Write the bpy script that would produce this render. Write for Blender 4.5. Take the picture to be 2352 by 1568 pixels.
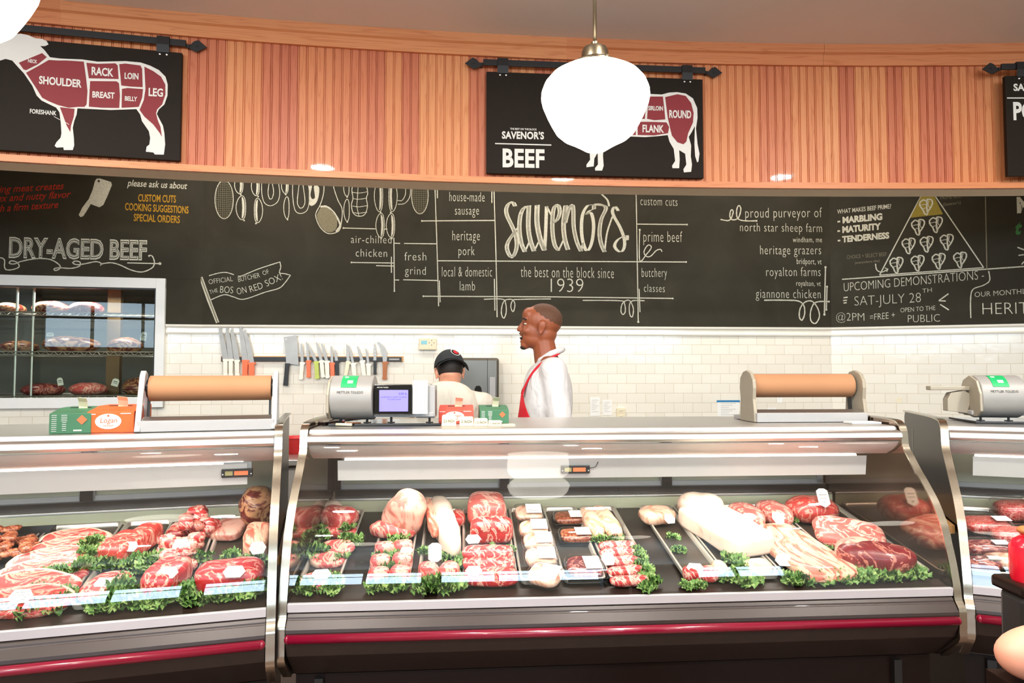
import bpy, math, random
import numpy as np
from mathutils import Vector, Matrix, noise
from mathutils.geometry import tessellate_polygon
R=math.radians; PI=math.pi
scene=bpy.context.scene; col=scene.collection
for _o in list(bpy.data.objects): bpy.data.objects.remove(_o,do_unlink=True)
random.seed(7)

# ------------------------------------------------------------------ camera, world, big lights, exposure
F=1568.; CX=1176.; CY=784.; H=1.53; PIT=math.atan(66/F)
cd=bpy.data.cameras.new('camera'); cam=bpy.data.objects.new('camera',cd); col.objects.link(cam)
cam.location=(0,0,H); cam.rotation_euler=(PI/2+PIT,0,0); cd.sensor_width=36; cd.lens=24; cd.clip_start=.05
scene.camera=cam
w=bpy.data.worlds.new('world'); scene.world=w; w.use_nodes=True
wn=w.node_tree.nodes; wb=wn['Background']; wb.inputs[0].default_value=(.72,.86,1,1); wb.inputs[1].default_value=1.5
scene.view_settings.view_transform='Standard'; scene.view_settings.look='None'
scene.view_settings.exposure=0.08; scene.view_settings.gamma=1
scene.cycles.max_bounces=10; scene.cycles.transparent_max_bounces=16; scene.cycles.glossy_bounces=5
scene.cycles.use_denoising=True; scene.cycles.sample_clamp_indirect=4; scene.cycles.caustics_reflective=False
scene.cycles.caustics_refractive=False
def area(name,loc,rot,sx,sy,power,colr=(1,1,1)):
    l=bpy.data.lights.new(name,'AREA'); l.shape='RECTANGLE' if sx!=sy else 'DISK'; l.size=sx; l.size_y=sy; l.energy=power; l.color=colr
    o=bpy.data.objects.new(name,l); col.objects.link(o); o.location=loc; o.rotation_euler=rot; return o
# daylight entering the three shop windows behind the camera
for i,x in enumerate((-4.65,-1.55,1.55,4.65)):
    area('window_daylight',(x,-6.66,2.56),(R(86),0,0),2.9,1.05,135,(.62,.81,1))
# ceiling fixtures over the customers and behind the soffit (fixtures built further down)
SPOTS=[(-2.7,1.1),(-.95,1.0),(.95,1.1),(2.7,1.3),(-3.4,-.9),(-1.2,-1.0),(1.2,-1.0),(3.4,-.9)]
for x,y in SPOTS:
    area('downlight_glow',(x,y,3.36),(0,0,0),.16,.16,72,(1,.95,.88))
STRIPS=[(-1.9,4.62),(0.1,4.72),(2.1,4.75)]
for x,y in STRIPS:
    area('strip_glow',(x,y,3.28),(R(12),0,0),1.5,.16,22,(1,.95,.87))

# ------------------------------------------------------------------ geometry of the place
def ray(px,py):
    u=(px-CX)/F; v=(CY-py)/F
    return Vector((u,math.cos(PIT)-v*math.sin(PIT),math.sin(PIT)+v*math.cos(PIT)))
def atz(px,py,z):
    d=ray(px,py); return Vector((0,0,H))+d*((z-H)/d.z)
def aty(px,py,y):
    d=ray(px,py); return Vector((0,0,H))+d*(y/d.y)
class Fr:
    """a vertical frame standing in the room: x along, y into the depth, z up"""
    def __init__(s,x,y,deg):
        s.o=Vector((x,y,0)); s.t=R(deg); s.d=Vector((math.cos(s.t),math.sin(s.t),0)); s.n=Vector((-s.d.y,s.d.x,0))
    def w(s,lx,ly,lz): return s.o+s.d*lx+s.n*ly+Vector((0,0,lz))
    def loc(s,P): q=Vector((P[0],P[1],0))-s.o; return (q.dot(s.d),q.dot(s.n),P[2])
    def pl(s,px,py,off=0.0):
        r=ray(px,py); t=(s.o.dot(s.n)+off)/r.dot(s.n); P=Vector((0,0,H))+r*t
        return ((P-s.o).dot(s.d),P.z)
    def dk(s,px,py,h=0):
        r=ray(px,py); dn=r.dot(s.n); on=-s.o.dot(s.n)
        t=(DA+h+DB*on-H)/(r.z-DB*dn); return s.loc(Vector((0,0,H))+r*t)
    def M(s,lx,ly,lz,yaw=0): return Matrix.Translation(s.w(lx,ly,lz))@Matrix.Rotation(s.t+yaw,4,'Z')
DB=.19; DA=.742-.08*DB           # the sloping meat deck:  z = DA + DB*y
SL=math.atan(DB)
MC=Fr(-.782,2.368,4.2); CL=2.42  # middle case
LC=Fr(-.81-CL*math.cos(R(15.7)),2.333-CL*math.sin(R(15.7)),15.7)
RC=Fr(1.69,2.57,-20)
_a=math.atan2(5.675-5.296,2.655+2.684); _o=(-2.684+.27*math.cos(_a),5.296+.27*math.sin(_a))
BW=Fr(_o[0],_o[1],math.degrees(math.atan2(5.675-5.296,2.655+2.684)))   # back wall, from its left bend
LW=Fr(_o[0],_o[1],11)           # left wall (runs to negative x)
RW=Fr(2.655,5.675,-20.5)         # right wall
BWL=math.hypot(2.655+2.684,5.675-5.296)-.27

# ------------------------------------------------------------------ mesh helpers
class MB:
    def __init__(s): s.v=[]; s.f=[]; s.m=[]; s.uv=None
    def add(s,vs,fs,mi=0,mat=None):
        b=len(s.v)
        s.v+= [tuple(mat@Vector(v)) for v in vs] if mat else [tuple(v) for v in vs]
        s.f+= [tuple(i+b for i in f) for f in fs]; s.m+=[mi]*len(fs); return s
    def box(s,c,d,mi=0,rot=None):
        x,y,z=[k/2 for k in d]
        vs=[(a*x,b*y,e*z) for a in(-1,1) for b in(-1,1) for e in(-1,1)]
        fs=[(0,1,3,2),(4,6,7,5),(0,4,5,1),(2,3,7,6),(0,2,6,4),(1,5,7,3)]
        m=Matrix.Translation(c)
        if rot is not None: m=m@rot
        return s.add(vs,fs,mi,m)
    def extr(s,poly,lo,hi,ax='x',mi=0,mat=None):
        """closed 2D polygon pushed along an axis; poly in (y,z) for x, (x,z) for y, (x,y) for z"""
        n=len(poly)
        def P(p,t): return {'x':(t,p[0],p[1]),'y':(p[0],t,p[1]),'z':(p[0],p[1],t)}[ax]
        vs=[P(p,lo) for p in poly]+[P(p,hi) for p in poly]
        fs=[(i,(i+1)%n,n+(i+1)%n,n+i) for i in range(n)]
        tri=tessellate_polygon([[Vector((p[0],p[1],0)) for p in poly]])
        fs+=[tuple(t) for t in tri]+[tuple(n+i for i in reversed(t)) for t in tri]
        return s.add(vs,fs,mi,mat)
    def sheet(s,pts,t,lo,hi,ax='x',mi=0,mat=None):
        """open 2D path given a thickness t, pushed along an axis"""
        L=[];Q=[];n=len(pts)
        for i,p in enumerate(pts):
            a=pts[max(i-1,0)]; b=pts[min(i+1,n-1)]; dx=b[0]-a[0]; dy=b[1]-a[1]; l=math.hypot(dx,dy) or 1
            nx,ny=-dy/l*t/2,dx/l*t/2; L.append((p[0]+nx,p[1]+ny)); Q.append((p[0]-nx,p[1]-ny))
        def P(p,q): return {'x':(q,p[0],p[1]),'y':(p[0],q,p[1]),'z':(p[0],p[1],q)}[ax]
        vs=[P(p,lo) for p in L]+[P(p,hi) for p in L]+[P(p,lo) for p in Q]+[P(p,hi) for p in Q]
        fs=[]
        for i in range(n-1):
            fs+=[(i,i+1,n+i+1,n+i),(2*n+i,3*n+i,3*n+i+1,2*n+i+1),(i,2*n+i,2*n+i+1,i+1),(n+i,n+i+1,3*n+i+1,3*n+i)]
        fs+=[(0,n,3*n,2*n),(n-1,3*n-1,4*n-1,2*n-1)]
        return s.add(vs,fs,mi,mat)
    def tube(s,path,r,n=12,mi=0,cap=True,mat=None):
        path=[Vector(p) for p in path]; rs=r if isinstance(r,(list,tuple)) else [r]*len(path)
        vs=[];fs=[];up=None
        for i,p in enumerate(path):
            d=(path[min(i+1,len(path)-1)]-path[max(i-1,0)]).normalized()
            if up is None: up=Vector((0,0,1)) if abs(d.z)<.9 else Vector((1,0,0))
            a=d.cross(up).normalized(); b=a.cross(d).normalized(); up=b
            for k in range(n):
                t=2*PI*k/n; vs.append(p+(a*math.cos(t)+b*math.sin(t))*rs[i])
        for i in range(len(path)-1):
            for k in range(n): fs.append((i*n+k,i*n+(k+1)%n,(i+1)*n+(k+1)%n,(i+1)*n+k))
        if cap: fs+=[tuple(range(n)),tuple(reversed(range((len(path)-1)*n,len(path)*n)))]
        return s.add(vs,fs,mi,mat)
    def lathe(s,prof,n=32,mi=0,mat=None):
        vs=[];fs=[]
        for r,z in prof:
            for k in range(n): t=2*PI*k/n; vs.append((r*math.cos(t),r*math.sin(t),z))
        for i in range(len(prof)-1):
            for k in range(n): fs.append((i*n+k,i*n+(k+1)%n,(i+1)*n+(k+1)%n,(i+1)*n+k))
        return s.add(vs,fs,mi,mat)
    def sup(s,c,r,e1=1,e2=1,n=28,m=18,amp=0,fr=8,seed=0,flat=0,bend=0,twist=0,mi=0,mat=None,ret=None):
        """superquadric lump with noise"""
        def cp(w,e): c_=math.cos(w); return math.copysign(abs(c_)**e,c_)
        def sp(w,e): c_=math.sin(w); return math.copysign(abs(c_)**e,c_)
        vs=[];fs=[]; sv=Vector((seed*3.17,seed*1.31,seed*.77))
        for i in range(m+1):
            a=-PI/2+PI*i/m
            for k in range(n):
                b=2*PI*k/n-PI
                x=r[0]*cp(a,e1)*cp(b,e2); y=r[1]*cp(a,e1)*sp(b,e2); z=r[2]*sp(a,e1)
                if amp:
                    q=Vector((x,y,z)); d=noise.noise(q*fr+sv)*amp+noise.noise(q*fr*2.6+sv)*amp*.45
                    l=q.length or 1; k2=1+d/l; x*=k2;y*=k2;z*=k2
                if bend: z-=bend*(x*x)/r[0]
                if twist: y+=twist*math.sin(x/r[0]*2.2)
                if flat and z<-r[2]*flat: z=-r[2]*flat
                vs.append((x+c[0],y+c[1],z+c[2]))
        for i in range(m):
            for k in range(n): fs.append((i*n+k,i*n+(k+1)%n,(i+1)*n+(k+1)%n,(i+1)*n+k))
        return s.add(vs,fs,mi,mat)
    def mesh(s,name,mats,smooth=False,auto=None):
        me=bpy.data.meshes.new(name); me.from_pydata(s.v,[],s.f); 
        for m in (mats if isinstance(mats,(list,tuple)) else [mats]): me.materials.append(m)
        me.polygons.foreach_set('material_index',s.m)
        if smooth: me.polygons.foreach_set('use_smooth',[True]*len(s.f))
        if auto:
            me.polygons.foreach_set('use_smooth',[True]*len(s.f)); me.update()
            me.set_sharp_from_angle(angle=R(auto))
        me.update(); return me
def link(name,me,parent=None,M=None):
    o=bpy.data.objects.new(name,me); col.objects.link(o)
    if parent: o.parent=parent
    if M is not None: o.matrix_basis=M
    return o
def fixn(o):
    """recalculate normals outwards"""
    import bmesh
    bm=bmesh.new(); bm.from_mesh(o.data); bmesh.ops.recalc_face_normals(bm,faces=bm.faces); bm.to_mesh(o.data); bm.free(); return o
def part(name,mb,mats,parent,smooth=False,auto=None,bev=0,M=None,label=None):
    o=link(name,mb.mesh(name,mats,smooth,auto),parent,M); fixn(o)
    if bev:
        b=o.modifiers.new('bevel','BEVEL'); b.width=bev; b.segments=2; b.limit_method='ANGLE'
    if label: o['label']=label
    return o
def thing(name,label,cat,M=None,group=None):
    o=bpy.data.objects.new(name,None); col.objects.link(o); o.empty_display_size=.1
    if M is not None: o.matrix_basis=M
    o['label']=label; o['category']=cat
    if group: o['group']=group
    return o
def tag(o,label,cat,group=None,kind=None):
    o['label']=label; o['category']=cat
    if group: o['group']=group
    if kind: o['kind']=kind
    return o
def struct(name,mb,mats,M=None,parent=None,**k):
    o=part(name,mb,mats,parent,M=M,**k)
    if not parent: o['kind']='structure'
    return o

# ------------------------------------------------------------------ materials
def srgb(r,g,b):
    f=lambda c:(c/12.92 if c<=.04045 else ((c+.055)/1.055)**2.4)
    return (f(r/255),f(g/255),f(b/255),1)
class NT:
    def __init__(s,name):
        s.m=bpy.data.materials.new(name); s.m.use_nodes=True; s.t=s.m.node_tree; s.N=s.t.nodes; s.L=s.t.links
        s.p=s.N['Principled BSDF']
    def n(s,typ,**k):
        o=s.N.new(typ)
        for a,b in k.items(): setattr(o,a,b)
        return o
    def l(s,a,b): s.L.new(a,b)
    def ramp(s,fac,stops):
        r=s.n('ShaderNodeValToRGB'); e=r.color_ramp.elements
        e[0].position,e[0].color=stops[0]; e[1].position,e[1].color=stops[-1]
        for p,c in stops[1:-1]:
            q=e.new(p); q.color=c
        s.l(fac,r.inputs[0]); return r.outputs[0]
    def obj(s,scale=(1,1,1),rot=(0,0,0),uv=False):
        c=s.n('ShaderNodeTexCoord'); m=s.n('ShaderNodeMapping'); m.inputs['Scale'].default_value=scale; m.inputs['Rotation'].default_value=rot
        s.l(c.outputs['UV' if uv else 'Object'],m.inputs[0]); return m.outputs[0]
    def noise(s,vec,scale,detail=3,rough=.55,dist=0):
        o=s.n('ShaderNodeTexNoise'); o.inputs['Scale'].default_value=scale; o.inputs['Detail'].default_value=detail
        o.inputs['Roughness'].default_value=rough; o.inputs['Distortion'].default_value=dist; s.l(vec,o.inputs['Vector']); return o.outputs[0]
    def bump(s,h,st,dist=.002):
        b=s.n('ShaderNodeBump'); b.inputs['Strength'].default_value=st; b.inputs['Distance'].default_value=dist
        s.l(h,b.inputs['Height']); s.l(b.outputs[0],s.p.inputs['Normal']); return b
    def mix(s,f,a,b):
        m=s.n('ShaderNodeMix',data_type='RGBA')
        if hasattr(f,'links'): s.l(f,m.inputs[0])
        else: m.inputs[0].default_value=f
        for q,i in((a,6),(b,7)):
            if hasattr(q,'links'): s.l(q,m.inputs[i])
            else: m.inputs[i].default_value=q
        return m.outputs[2]
    def set(s,rough=.5,metal=0,spec=.5,coat=0):
        s.p.inputs['Roughness'].default_value=rough; s.p.inputs['Metallic'].default_value=metal
        s.p.inputs['Specular IOR Level'].default_value=spec; s.p.inputs['Coat Weight'].default_value=coat; return s
def plain(name,c,rough=.5,metal=0,spec=.5,coat=0,var=.06,scale=14,bump=0,bscale=60,emit=0):
    t=NT(name); t.set(rough,metal,spec,coat); c=srgb(*c)
    v=t.obj(); f=t.noise(v,scale,4)
    a=tuple(x*(1-var) for x in c[:3])+(1,); b=tuple(min(1,x*(1+var)) for x in c[:3])+(1,)
    t.l(t.ramp(f,[(.3,a),(.7,b)]),t.p.inputs['Base Color'])
    if bump: t.bump(t.noise(v,bscale,3),bump)
    if emit:
        t.p.inputs['Emission Color'].default_value=c; t.p.inputs['Emission Strength'].default_value=emit
    return t.m
def brushed(name,c,rough=.28,st=(2,300,300),bump=.05):
    t=NT(name); t.set(rough,1); c=srgb(*c); v=t.obj(st); f=t.noise(v,1,3)
    t.l(t.ramp(f,[(.2,tuple(x*.86 for x in c[:3])+(1,)),(.8,c)]),t.p.inputs['Base Color'])
    r=t.n('ShaderNodeMapRange'); r.inputs[3].default_value=rough*.8; r.inputs[4].default_value=rough*1.3; t.l(f,r.inputs[0]); t.l(r.outputs[0],t.p.inputs['Roughness'])
    t.bump(f,bump,.001); return t.m
def glass(name,tint=(1,1,1,1),ior=1.45,rough=0.0,boost=1.0):
    t=NT(name); t.N.remove(t.p); out=t.N['Material Output']
    tr=t.n('ShaderNodeBsdfTransparent'); tr.inputs[0].default_value=tint
    g=t.n('ShaderNodeBsdfGlossy'); g.inputs['Roughness'].default_value=rough
    fr=t.n('ShaderNodeFresnel'); ge=t.n('ShaderNodeNewGeometry'); mr=t.n('ShaderNodeMapRange'); mr.inputs[3].default_value=ior; mr.inputs[4].default_value=1/ior
    t.l(ge.outputs['Backfacing'],mr.inputs[0]); t.l(mr.outputs[0],fr.inputs[0])
    mu=t.n('ShaderNodeMath',operation='MULTIPLY'); mu.inputs[1].default_value=boost; mu.use_clamp=True
    t.l(fr.outputs[0],mu.inputs[0]); mx=t.n('ShaderNodeMixShader'); t.l(mu.outputs[0],mx.inputs[0]); t.l(tr.outputs[0],mx.inputs[1]); t.l(g.outputs[0],mx.inputs[2])
    t.l(mx.outputs[0],out.inputs[0]); return t.m
def meat(name,lean,fat,amt=.45,scale=9,st=(1,1,1),rough=.36,dark=.75,fine=40,coat=.25):
    t=NT(name); t.set(rough,0,.5,coat); lean=srgb(*lean); fat=srgb(*fat)
    v=t.obj(st); w_=t.noise(v,scale,5,.62,1.4)
    x=t.n('ShaderNodeMath',operation='SUBTRACT'); x.inputs[1].default_value=.5; t.l(w_,x.inputs[0])
    y=t.n('ShaderNodeMath',operation='ABSOLUTE'); t.l(x.outputs[0],y.inputs[0])      # veins of fat where the noise crosses its middle
    big=t.noise(v,scale*.45,3,.6,.6)
    d=tuple(c*dark for c in lean[:3])+(1,)
    base=t.ramp(t.noise(v,fine,3),[(.35,d),(.65,lean)])
    k=amt*.11
    vein=t.ramp(y.outputs[0],[(0,(1,1,1,1)),(k*.35,(1,1,1,1)),(k,(0,0,0,1))])
    patch=t.ramp(big,[(.72-amt*.24,(0,0,0,1)),(.80-amt*.20,(1,1,1,1))])
    c=t.mix(vein,base,fat); c=t.mix(patch,c,fat)
    t.l(c,t.p.inputs['Base Color']); t.bump(t.noise(v,scale*3.5,4),.35,.004)
    return t.m
mt={}
mt['steel']=brushed('stainless_steel',(222,219,214),.36)
mt['shield']=plain('satin_shield_metal',(226,222,218),.33,.45,var=.02)
mt['steel_dark']=brushed('dark_brushed_steel',(120,116,108),.32)
mt['steel_v']=brushed('stainless_band',(196,186,168),.22,(300,300,3))
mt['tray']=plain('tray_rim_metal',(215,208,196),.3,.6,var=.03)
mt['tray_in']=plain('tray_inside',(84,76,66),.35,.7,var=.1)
mt['bronze']=plain('bronze_coated_steel',(44,31,26),.38,.1,.45,.05,var=.10,scale=30)
mt['bronze_dk']=plain('dark_bronze_panel',(26,15,11),.3,.0,.2,var=.1)
mt['deck']=plain('dark_deck_pan',(44,38,33),.3,.2,var=.25,scale=8)
mt['black']=plain('black_plastic',(22,21,20),.4,var=.1)
mt['black_gloss']=plain('black_gloss',(16,15,15),.1,var=.05)
mt['black_sat']=plain('black_satin_metal',(30,28,26),.45,.1)
mt['maroon']=plain('maroon_bumper',(120,10,38),.22,coat=.5,var=.04)
mt['rail']=plain('pale_aluminium',(188,182,184),.35,.15,var=.02)
mt['white_al']=plain('white_aluminium_frame',(226,226,222),.4,var=.02)
mt['hood']=plain('hood_white_metal',(226,218,210),.4,.15,var=.02)
mt['grey_pl']=plain('grey_plastic',(150,147,142),.45,.1,var=.03)
mt['grey_pl2']=plain('light_grey_plastic',(168,166,164),.45,var=.03)
mt['sage']=plain('pale_sage_liner',(190,190,160),.45,var=.05)
mt['glass']=glass('case_glass',(.985,.995,.985,1),1.5)
mt['pane']=glass('cooler_glass',(.80,.84,.80,1),1.5,boost=.45)
mt['film']=glass('plastic_film',(.96,.96,.97,1),1.5,.08,1.6)
mt['kraft']=plain('kraft_paper',(172,122,84),.75,var=.05,scale=4,bump=.1,bscale=200)
mt['paper']=plain('white_paper',(240,238,232),.8,var=.02)
mt['ivory']=plain('ivory_block',(228,214,182),.5,var=.05)
mt['ink']=plain('black_ink',(30,26,24),.7)
mt['white']=plain('white_print',(226,222,212),.6,var=.02)
mt['red_print']=plain('oxblood_print',(134,30,36),.6,var=.03)
mt['green_box']=plain('green_carton',(60,112,78),.6,var=.06)
mt['orange_box']=plain('orange_carton',(238,92,32),.6,var=.05)
mt['pink_box']=plain('faded_red_carton',(222,84,66),.6,var=.06)
mt['green_st']=plain('green_sticker',(20,160,90),.5)
mt['orange']=plain('orange_handle',(248,110,60),.4)
mt['lime']=plain('lime_handle',(184,196,84),.4)
mt['whiteh']=plain('white_handle',(236,230,214),.4)
mt['cream']=plain('cream_handle',(232,220,190),.4)
mt['brownh']=plain('brown_wood_handle',(170,100,52),.5)
mt['blade']=plain('knife_blade',(158,154,148),.38,.5,var=.12,scale=8)
mt['wood_pale']=plain('pale_wood',(204,150,92),.5)
mt['chalk']=None
mt['blue_tape']=plain('blue_tape',(40,120,170),.6)
mt['clear']=glass('clear_plastic',(.95,.95,.93,1),1.45)
mt['skin_d']=plain('dark_brown_skin',(146,78,48),.45,var=.08,scale=9)
mt['skin_l']=plain('light_skin',(214,150,120),.5,var=.05)
mt['hair']=plain('black_hair',(30,24,20),.7,var=.3,scale=90)
mt['hair_s']=plain('cropped_black_hair',(88,54,34),.7,var=.2,scale=120)
mt['cloth']=plain('white_cotton',(236,232,226),.85,var=.02,bump=.4,bscale=30)
mt['cloth_w']=plain('white_polo_cotton',(232,226,212),.85,var=.02,bump=.4,bscale=26)
for _n,_c in(('cloth',(212,208,206)),('cloth_w',(210,203,188))):
    t=NT(_n+'_folds'); t.set(.85); t.p.inputs['Base Color'].default_value=srgb(*_c); t.bump(t.noise(t.obj((1,1,.5)),13,2,.4,1.2),.55,.03); mt[_n]=t.m
mt['red_cloth']=plain('red_apron_cloth',(196,14,34),.8,var=.05,bump=.2)
mt['trouser']=plain('dark_trousers',(36,36,40),.85)
mt['cap']=plain('black_cap_cloth',(38,42,44),.85,var=.1,bump=.2,bscale=150)
mt['kale']=None
def chalkmat(name,c):
    t=NT(name); t.set(.95,0,.1); v=t.obj(); f=t.noise(v,230,4,.7)
    c=srgb(*c); t.l(t.ramp(f,[(.32,tuple(x*.52 for x in c[:3])+(1,)),(.55,c)]),t.p.inputs['Base Color']); return t.m
mt['chalk']=chalkmat('white_chalk',(206,202,184)); mt['chalk_dim']=chalkmat('faint_chalk',(132,124,102))
mt['chalk_red']=chalkmat('red_chalk',(176,58,40)); mt['chalk_yel']=chalkmat('yellow_chalk',(186,140,48))
mt['chalk_grn']=chalkmat('green_chalk',(70,122,72)); mt['chalk_gold']=chalkmat('gold_chalk',(150,132,60))
def kalemat():
    t=NT('curly_kale'); t.set(.5,0,.4); v=t.obj(); f=t.noise(v,45,3)
    t.l(t.ramp(f,[(.34,srgb(52,92,38)),(.5,srgb(100,138,66)),(.66,srgb(166,186,116))]),t.p.inputs['Base Color']); return t.m
mt['kale']=kalemat()
def woodmat(name,horiz=False):
    # planks of fir: colour from the board number (u), grain stretched along the board
    t=NT(name); t.set(.42,0,.4,.15)
    v=t.obj(uv=True); sx=t.n('ShaderNodeSeparateXYZ'); t.l(v,sx.inputs[0])
    a,b=('Y','X') if horiz else ('X','Y')
    dv=t.n('ShaderNodeMath',operation='DIVIDE'); dv.inputs[1].default_value=(2.6 if horiz else .0915); t.l(sx.outputs['X'],dv.inputs[0])
    fl=t.n('ShaderNodeMath',operation='FLOOR'); t.l(dv.outputs[0],fl.inputs[0])
    wn_=t.n('ShaderNodeTexWhiteNoise',noise_dimensions='1D'); t.l(fl.outputs[0],wn_.inputs['W'])
    base=t.ramp(wn_.outputs[0],[(0,srgb(198,112,80)),(.25,srgb(208,124,84)),(.5,srgb(216,136,88)),(1,srgb(224,150,98))])
    off=t.n('ShaderNodeMath',operation='MULTIPLY'); off.inputs[1].default_value=37; t.l(fl.outputs[0],off.inputs[0])
    cb=t.n('ShaderNodeCombineXYZ'); s1=t.n('ShaderNodeMath',operation='MULTIPLY'); s2=t.n('ShaderNodeMath',operation='MULTIPLY')
    s1.inputs[1].default_value=(38 if horiz else 34); s2.inputs[1].default_value=(1.2 if horiz else 1.6)
    t.l(sx.outputs['Y' if horiz else 'X'],s1.inputs[0]); t.l(sx.outputs['X' if horiz else 'Y'],s2.inputs[0])
    t.l(s1.outputs[0],cb.inputs[0]); t.l(s2.outputs[0],cb.inputs[1]); t.l(off.outputs[0],cb.inputs[2])
    nz=t.noise(cb.outputs[0],1.0,2,.5,.4)
    m1=t.n('ShaderNodeMath',operation='MULTIPLY'); m1.inputs[1].default_value=34; t.l(nz,m1.inputs[0])
    sn=t.n('ShaderNodeMath',operation='SINE'); t.l(m1.outputs[0],sn.inputs[0])
    g=t.ramp(sn.outputs[0],[(.0,(1,1,1,1)),(.72,(.95,.92,.89,1)),(1,(.82,.68,.6,1))])
    mm=t.n('ShaderNodeMix',data_type='RGBA',blend_type='MULTIPLY'); mm.inputs[0].default_value=.75; t.l(base,mm.inputs[6]); t.l(g,mm.inputs[7])
    t.l(mm.outputs[2],t.p.inputs['Base Color']); return t.m
mt['fir']=woodmat('fir_beadboard'); mt['fir_h']=woodmat('fir_trim',True)
def tilemat():
    t=NT('white_subway_tile'); t.set(.12,0,.4,0); v=t.obj(uv=True)
    b=t.n('ShaderNodeTexBrick'); b.offset=.5; t.l(v,b.inputs['Vector'])
    b.inputs['Scale'].default_value=1; b.inputs['Brick Width'].default_value=.156; b.inputs['Row Height'].default_value=.079
    b.inputs['Mortar Size'].default_value=.0016; b.inputs['Mortar Smooth'].default_value=.3
    b.inputs['Color1'].default_value=srgb(238,232,218); b.inputs['Color2'].default_value=srgb(232,225,210); b.inputs['Mortar'].default_value=srgb(206,190,164)
    t.l(b.outputs[0],t.p.inputs['Base Color'])
    inv=t.n('ShaderNodeMath',operation='SUBTRACT'); inv.inputs[0].default_value=1; t.l(b.outputs['Fac'],inv.inputs[1])
    ad=t.n('ShaderNodeMath',operation='ADD'); ml=t.n('ShaderNodeMath',operation='MULTIPLY'); ml.inputs[1].default_value=1.2
    t.l(t.noise(v,9,2),ml.inputs[0]); t.l(inv.outputs[0],ad.inputs[0]); t.l(ml.outputs[0],ad.inputs[1])
    t.bump(ad.outputs[0],.5,.0015)
    return t.m
mt['tile']=tilemat()
mt['tile_plain']=plain('white_tile_trim',(238,232,218),.12,var=.02)
mt['plaster']=plain('ceiling_paint',(238,232,224),.9,var=.02,scale=2)
mt['tan']=plain('tan_soffit_paint',(240,220,192),.7,var=.02)
mt['cream_wall']=plain('cream_wall_paint',(214,206,190),.9,var=.02)
mt['floor']=plain('red_brown_floor_tile',(98,76,64),.35,var=.2,scale=3)
def boardmat():
    t=NT('chalkboard_paint'); t.set(.7,0,.2); v=t.obj(); f=t.noise(v,1.7,5,.6,.8)
    t.l(t.ramp(f,[(.3,srgb(42,37,27)),(.55,srgb(50,46,35)),(.75,srgb(60,55,43))]),t.p.inputs['Base Color']); t.bump(t.noise(v,90,3),.08); return t.m
mt['board']=boardmat()
def glow(name,c,s):
    t=NT(name); t.p.inputs['Base Color'].default_value=c; t.p.inputs['Emission Color'].default_value=c; t.p.inputs['Emission Strength'].default_value=s; return t.m
mt['opal']=glow('lit_opal_glass',(1,.92,.80,1),5)
mt['tube']=glow('lit_fluorescent_tube',(1,.95,.88,1),5)
mt['lamp_disc']=glow('lit_lamp_disc',(1,.92,.8,1),9)
mt['brass']=brushed('brushed_nickel',(150,138,116),.3,(40,40,200))
mt['mirror']=plain('polished_case_end',(150,128,112),.06,.9,var=.02)
# meats
mt['beef']=meat('red_beef',(196,40,44),(232,160,142),.32,9)
mt['beef_s']=meat('beef_steak',(206,58,58),(238,180,164),.42,12)
mt['beef_d']=meat('dark_beef',(128,24,32),(206,126,108),.3,8)
mt['pork']=meat('pork_loin',(222,108,100),(244,190,172),.4,9)
mt['porks']=meat('pork_shoulder',(214,70,64),(238,164,144),.34,10,(1,2.2,1))
mt['belly']=meat('pork_belly_slab',(224,112,92),(246,192,164),.85,11,(1,.3,1))
mt['lamb']=meat('lamb_leg',(216,86,84),(242,176,158),.42,8)
mt['fat']=meat('white_fat',(240,180,156),(250,224,204),1.35,6)
mt['rind']=meat('pale_pork_rind',(226,130,116),(244,186,166),.9,6)
mt['poultry']=meat('pale_poultry',(238,166,132),(248,208,180),.9,7)
mt['mince']=meat('ground_beef',(206,48,48),(236,160,146),.45,60,fine=120)
mt['cooked']=meat('marinated_sausage',(140,62,36),(206,128,90),.45,26)
mt['aged']=meat('dry_aged_beef',(120,40,34),(214,156,110),.6,7,(1,1,2))
mt['bone']=plain('bone_fat',(240,196,172),.45,var=.05)
# ------------------------------------------------------------------ room shell
ZC=3.38
m=MB().box((0,-.1,-.05),(14,14.6,.1)); struct('floor',m,mt['floor'])
m=MB().box((0,-.1,ZC+.05),(14,14.6,.1)); struct('ceiling',m,mt['plaster'])
# tiled walls with a painted upper part: one mesh per wall, flat quads carrying metre UVs
def wall(name,fr,s0,s1,z0,z1,mats,th=.12,hole=None):
    b=MB()
    for a,c,e,g in ([(s0,s1,z0,z1)] if not hole else [(s0,s1,z0,hole[2]),(s0,s1,hole[3],z1),(s0,hole[0],hole[2],hole[3]),(hole[1],s1,hole[2],hole[3])]):
        b.extr([(a,0),(c,0),(c,th),(a,th)],e,g,'z')
    o=link(name,b.mesh(name,mats),None,fr.M(0,0,0)); fixn(o)
    uv=o.data.uv_layers.new(name='UVMap')
    for p in o.data.polygons:
        for li in p.loop_indices:
            v=o.data.vertices[o.data.loops[li].vertex_index].co; uv.data[li].uv=(v.x,v.z)
    o['kind']='structure'; return o
ZB=1.887  # foot of the chalkboards
wall('wall_back',BW,0,BWL,0,ZC,[mt['tile']])
ws0=LW.pl(0,800)[0]-1.0; wsR=LW.pl(381,780)[0]; wz=LW.pl(383,641)[1]; zt=wz; zb=LW.pl(200,936)[1]; fw=.078
wall('wall_left',LW,-3.6,0,0,ZC,[mt['tile']],hole=(ws0+fw*.8,wsR-fw*.8,zb+fw*.8,zt-fw*.8))
wall('wall_right',RW,0,3.6,0,ZC,[mt['tile']])
def boxw(name,c,d,mat):
    return struct(name,MB().box(c,d),mat)
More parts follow.
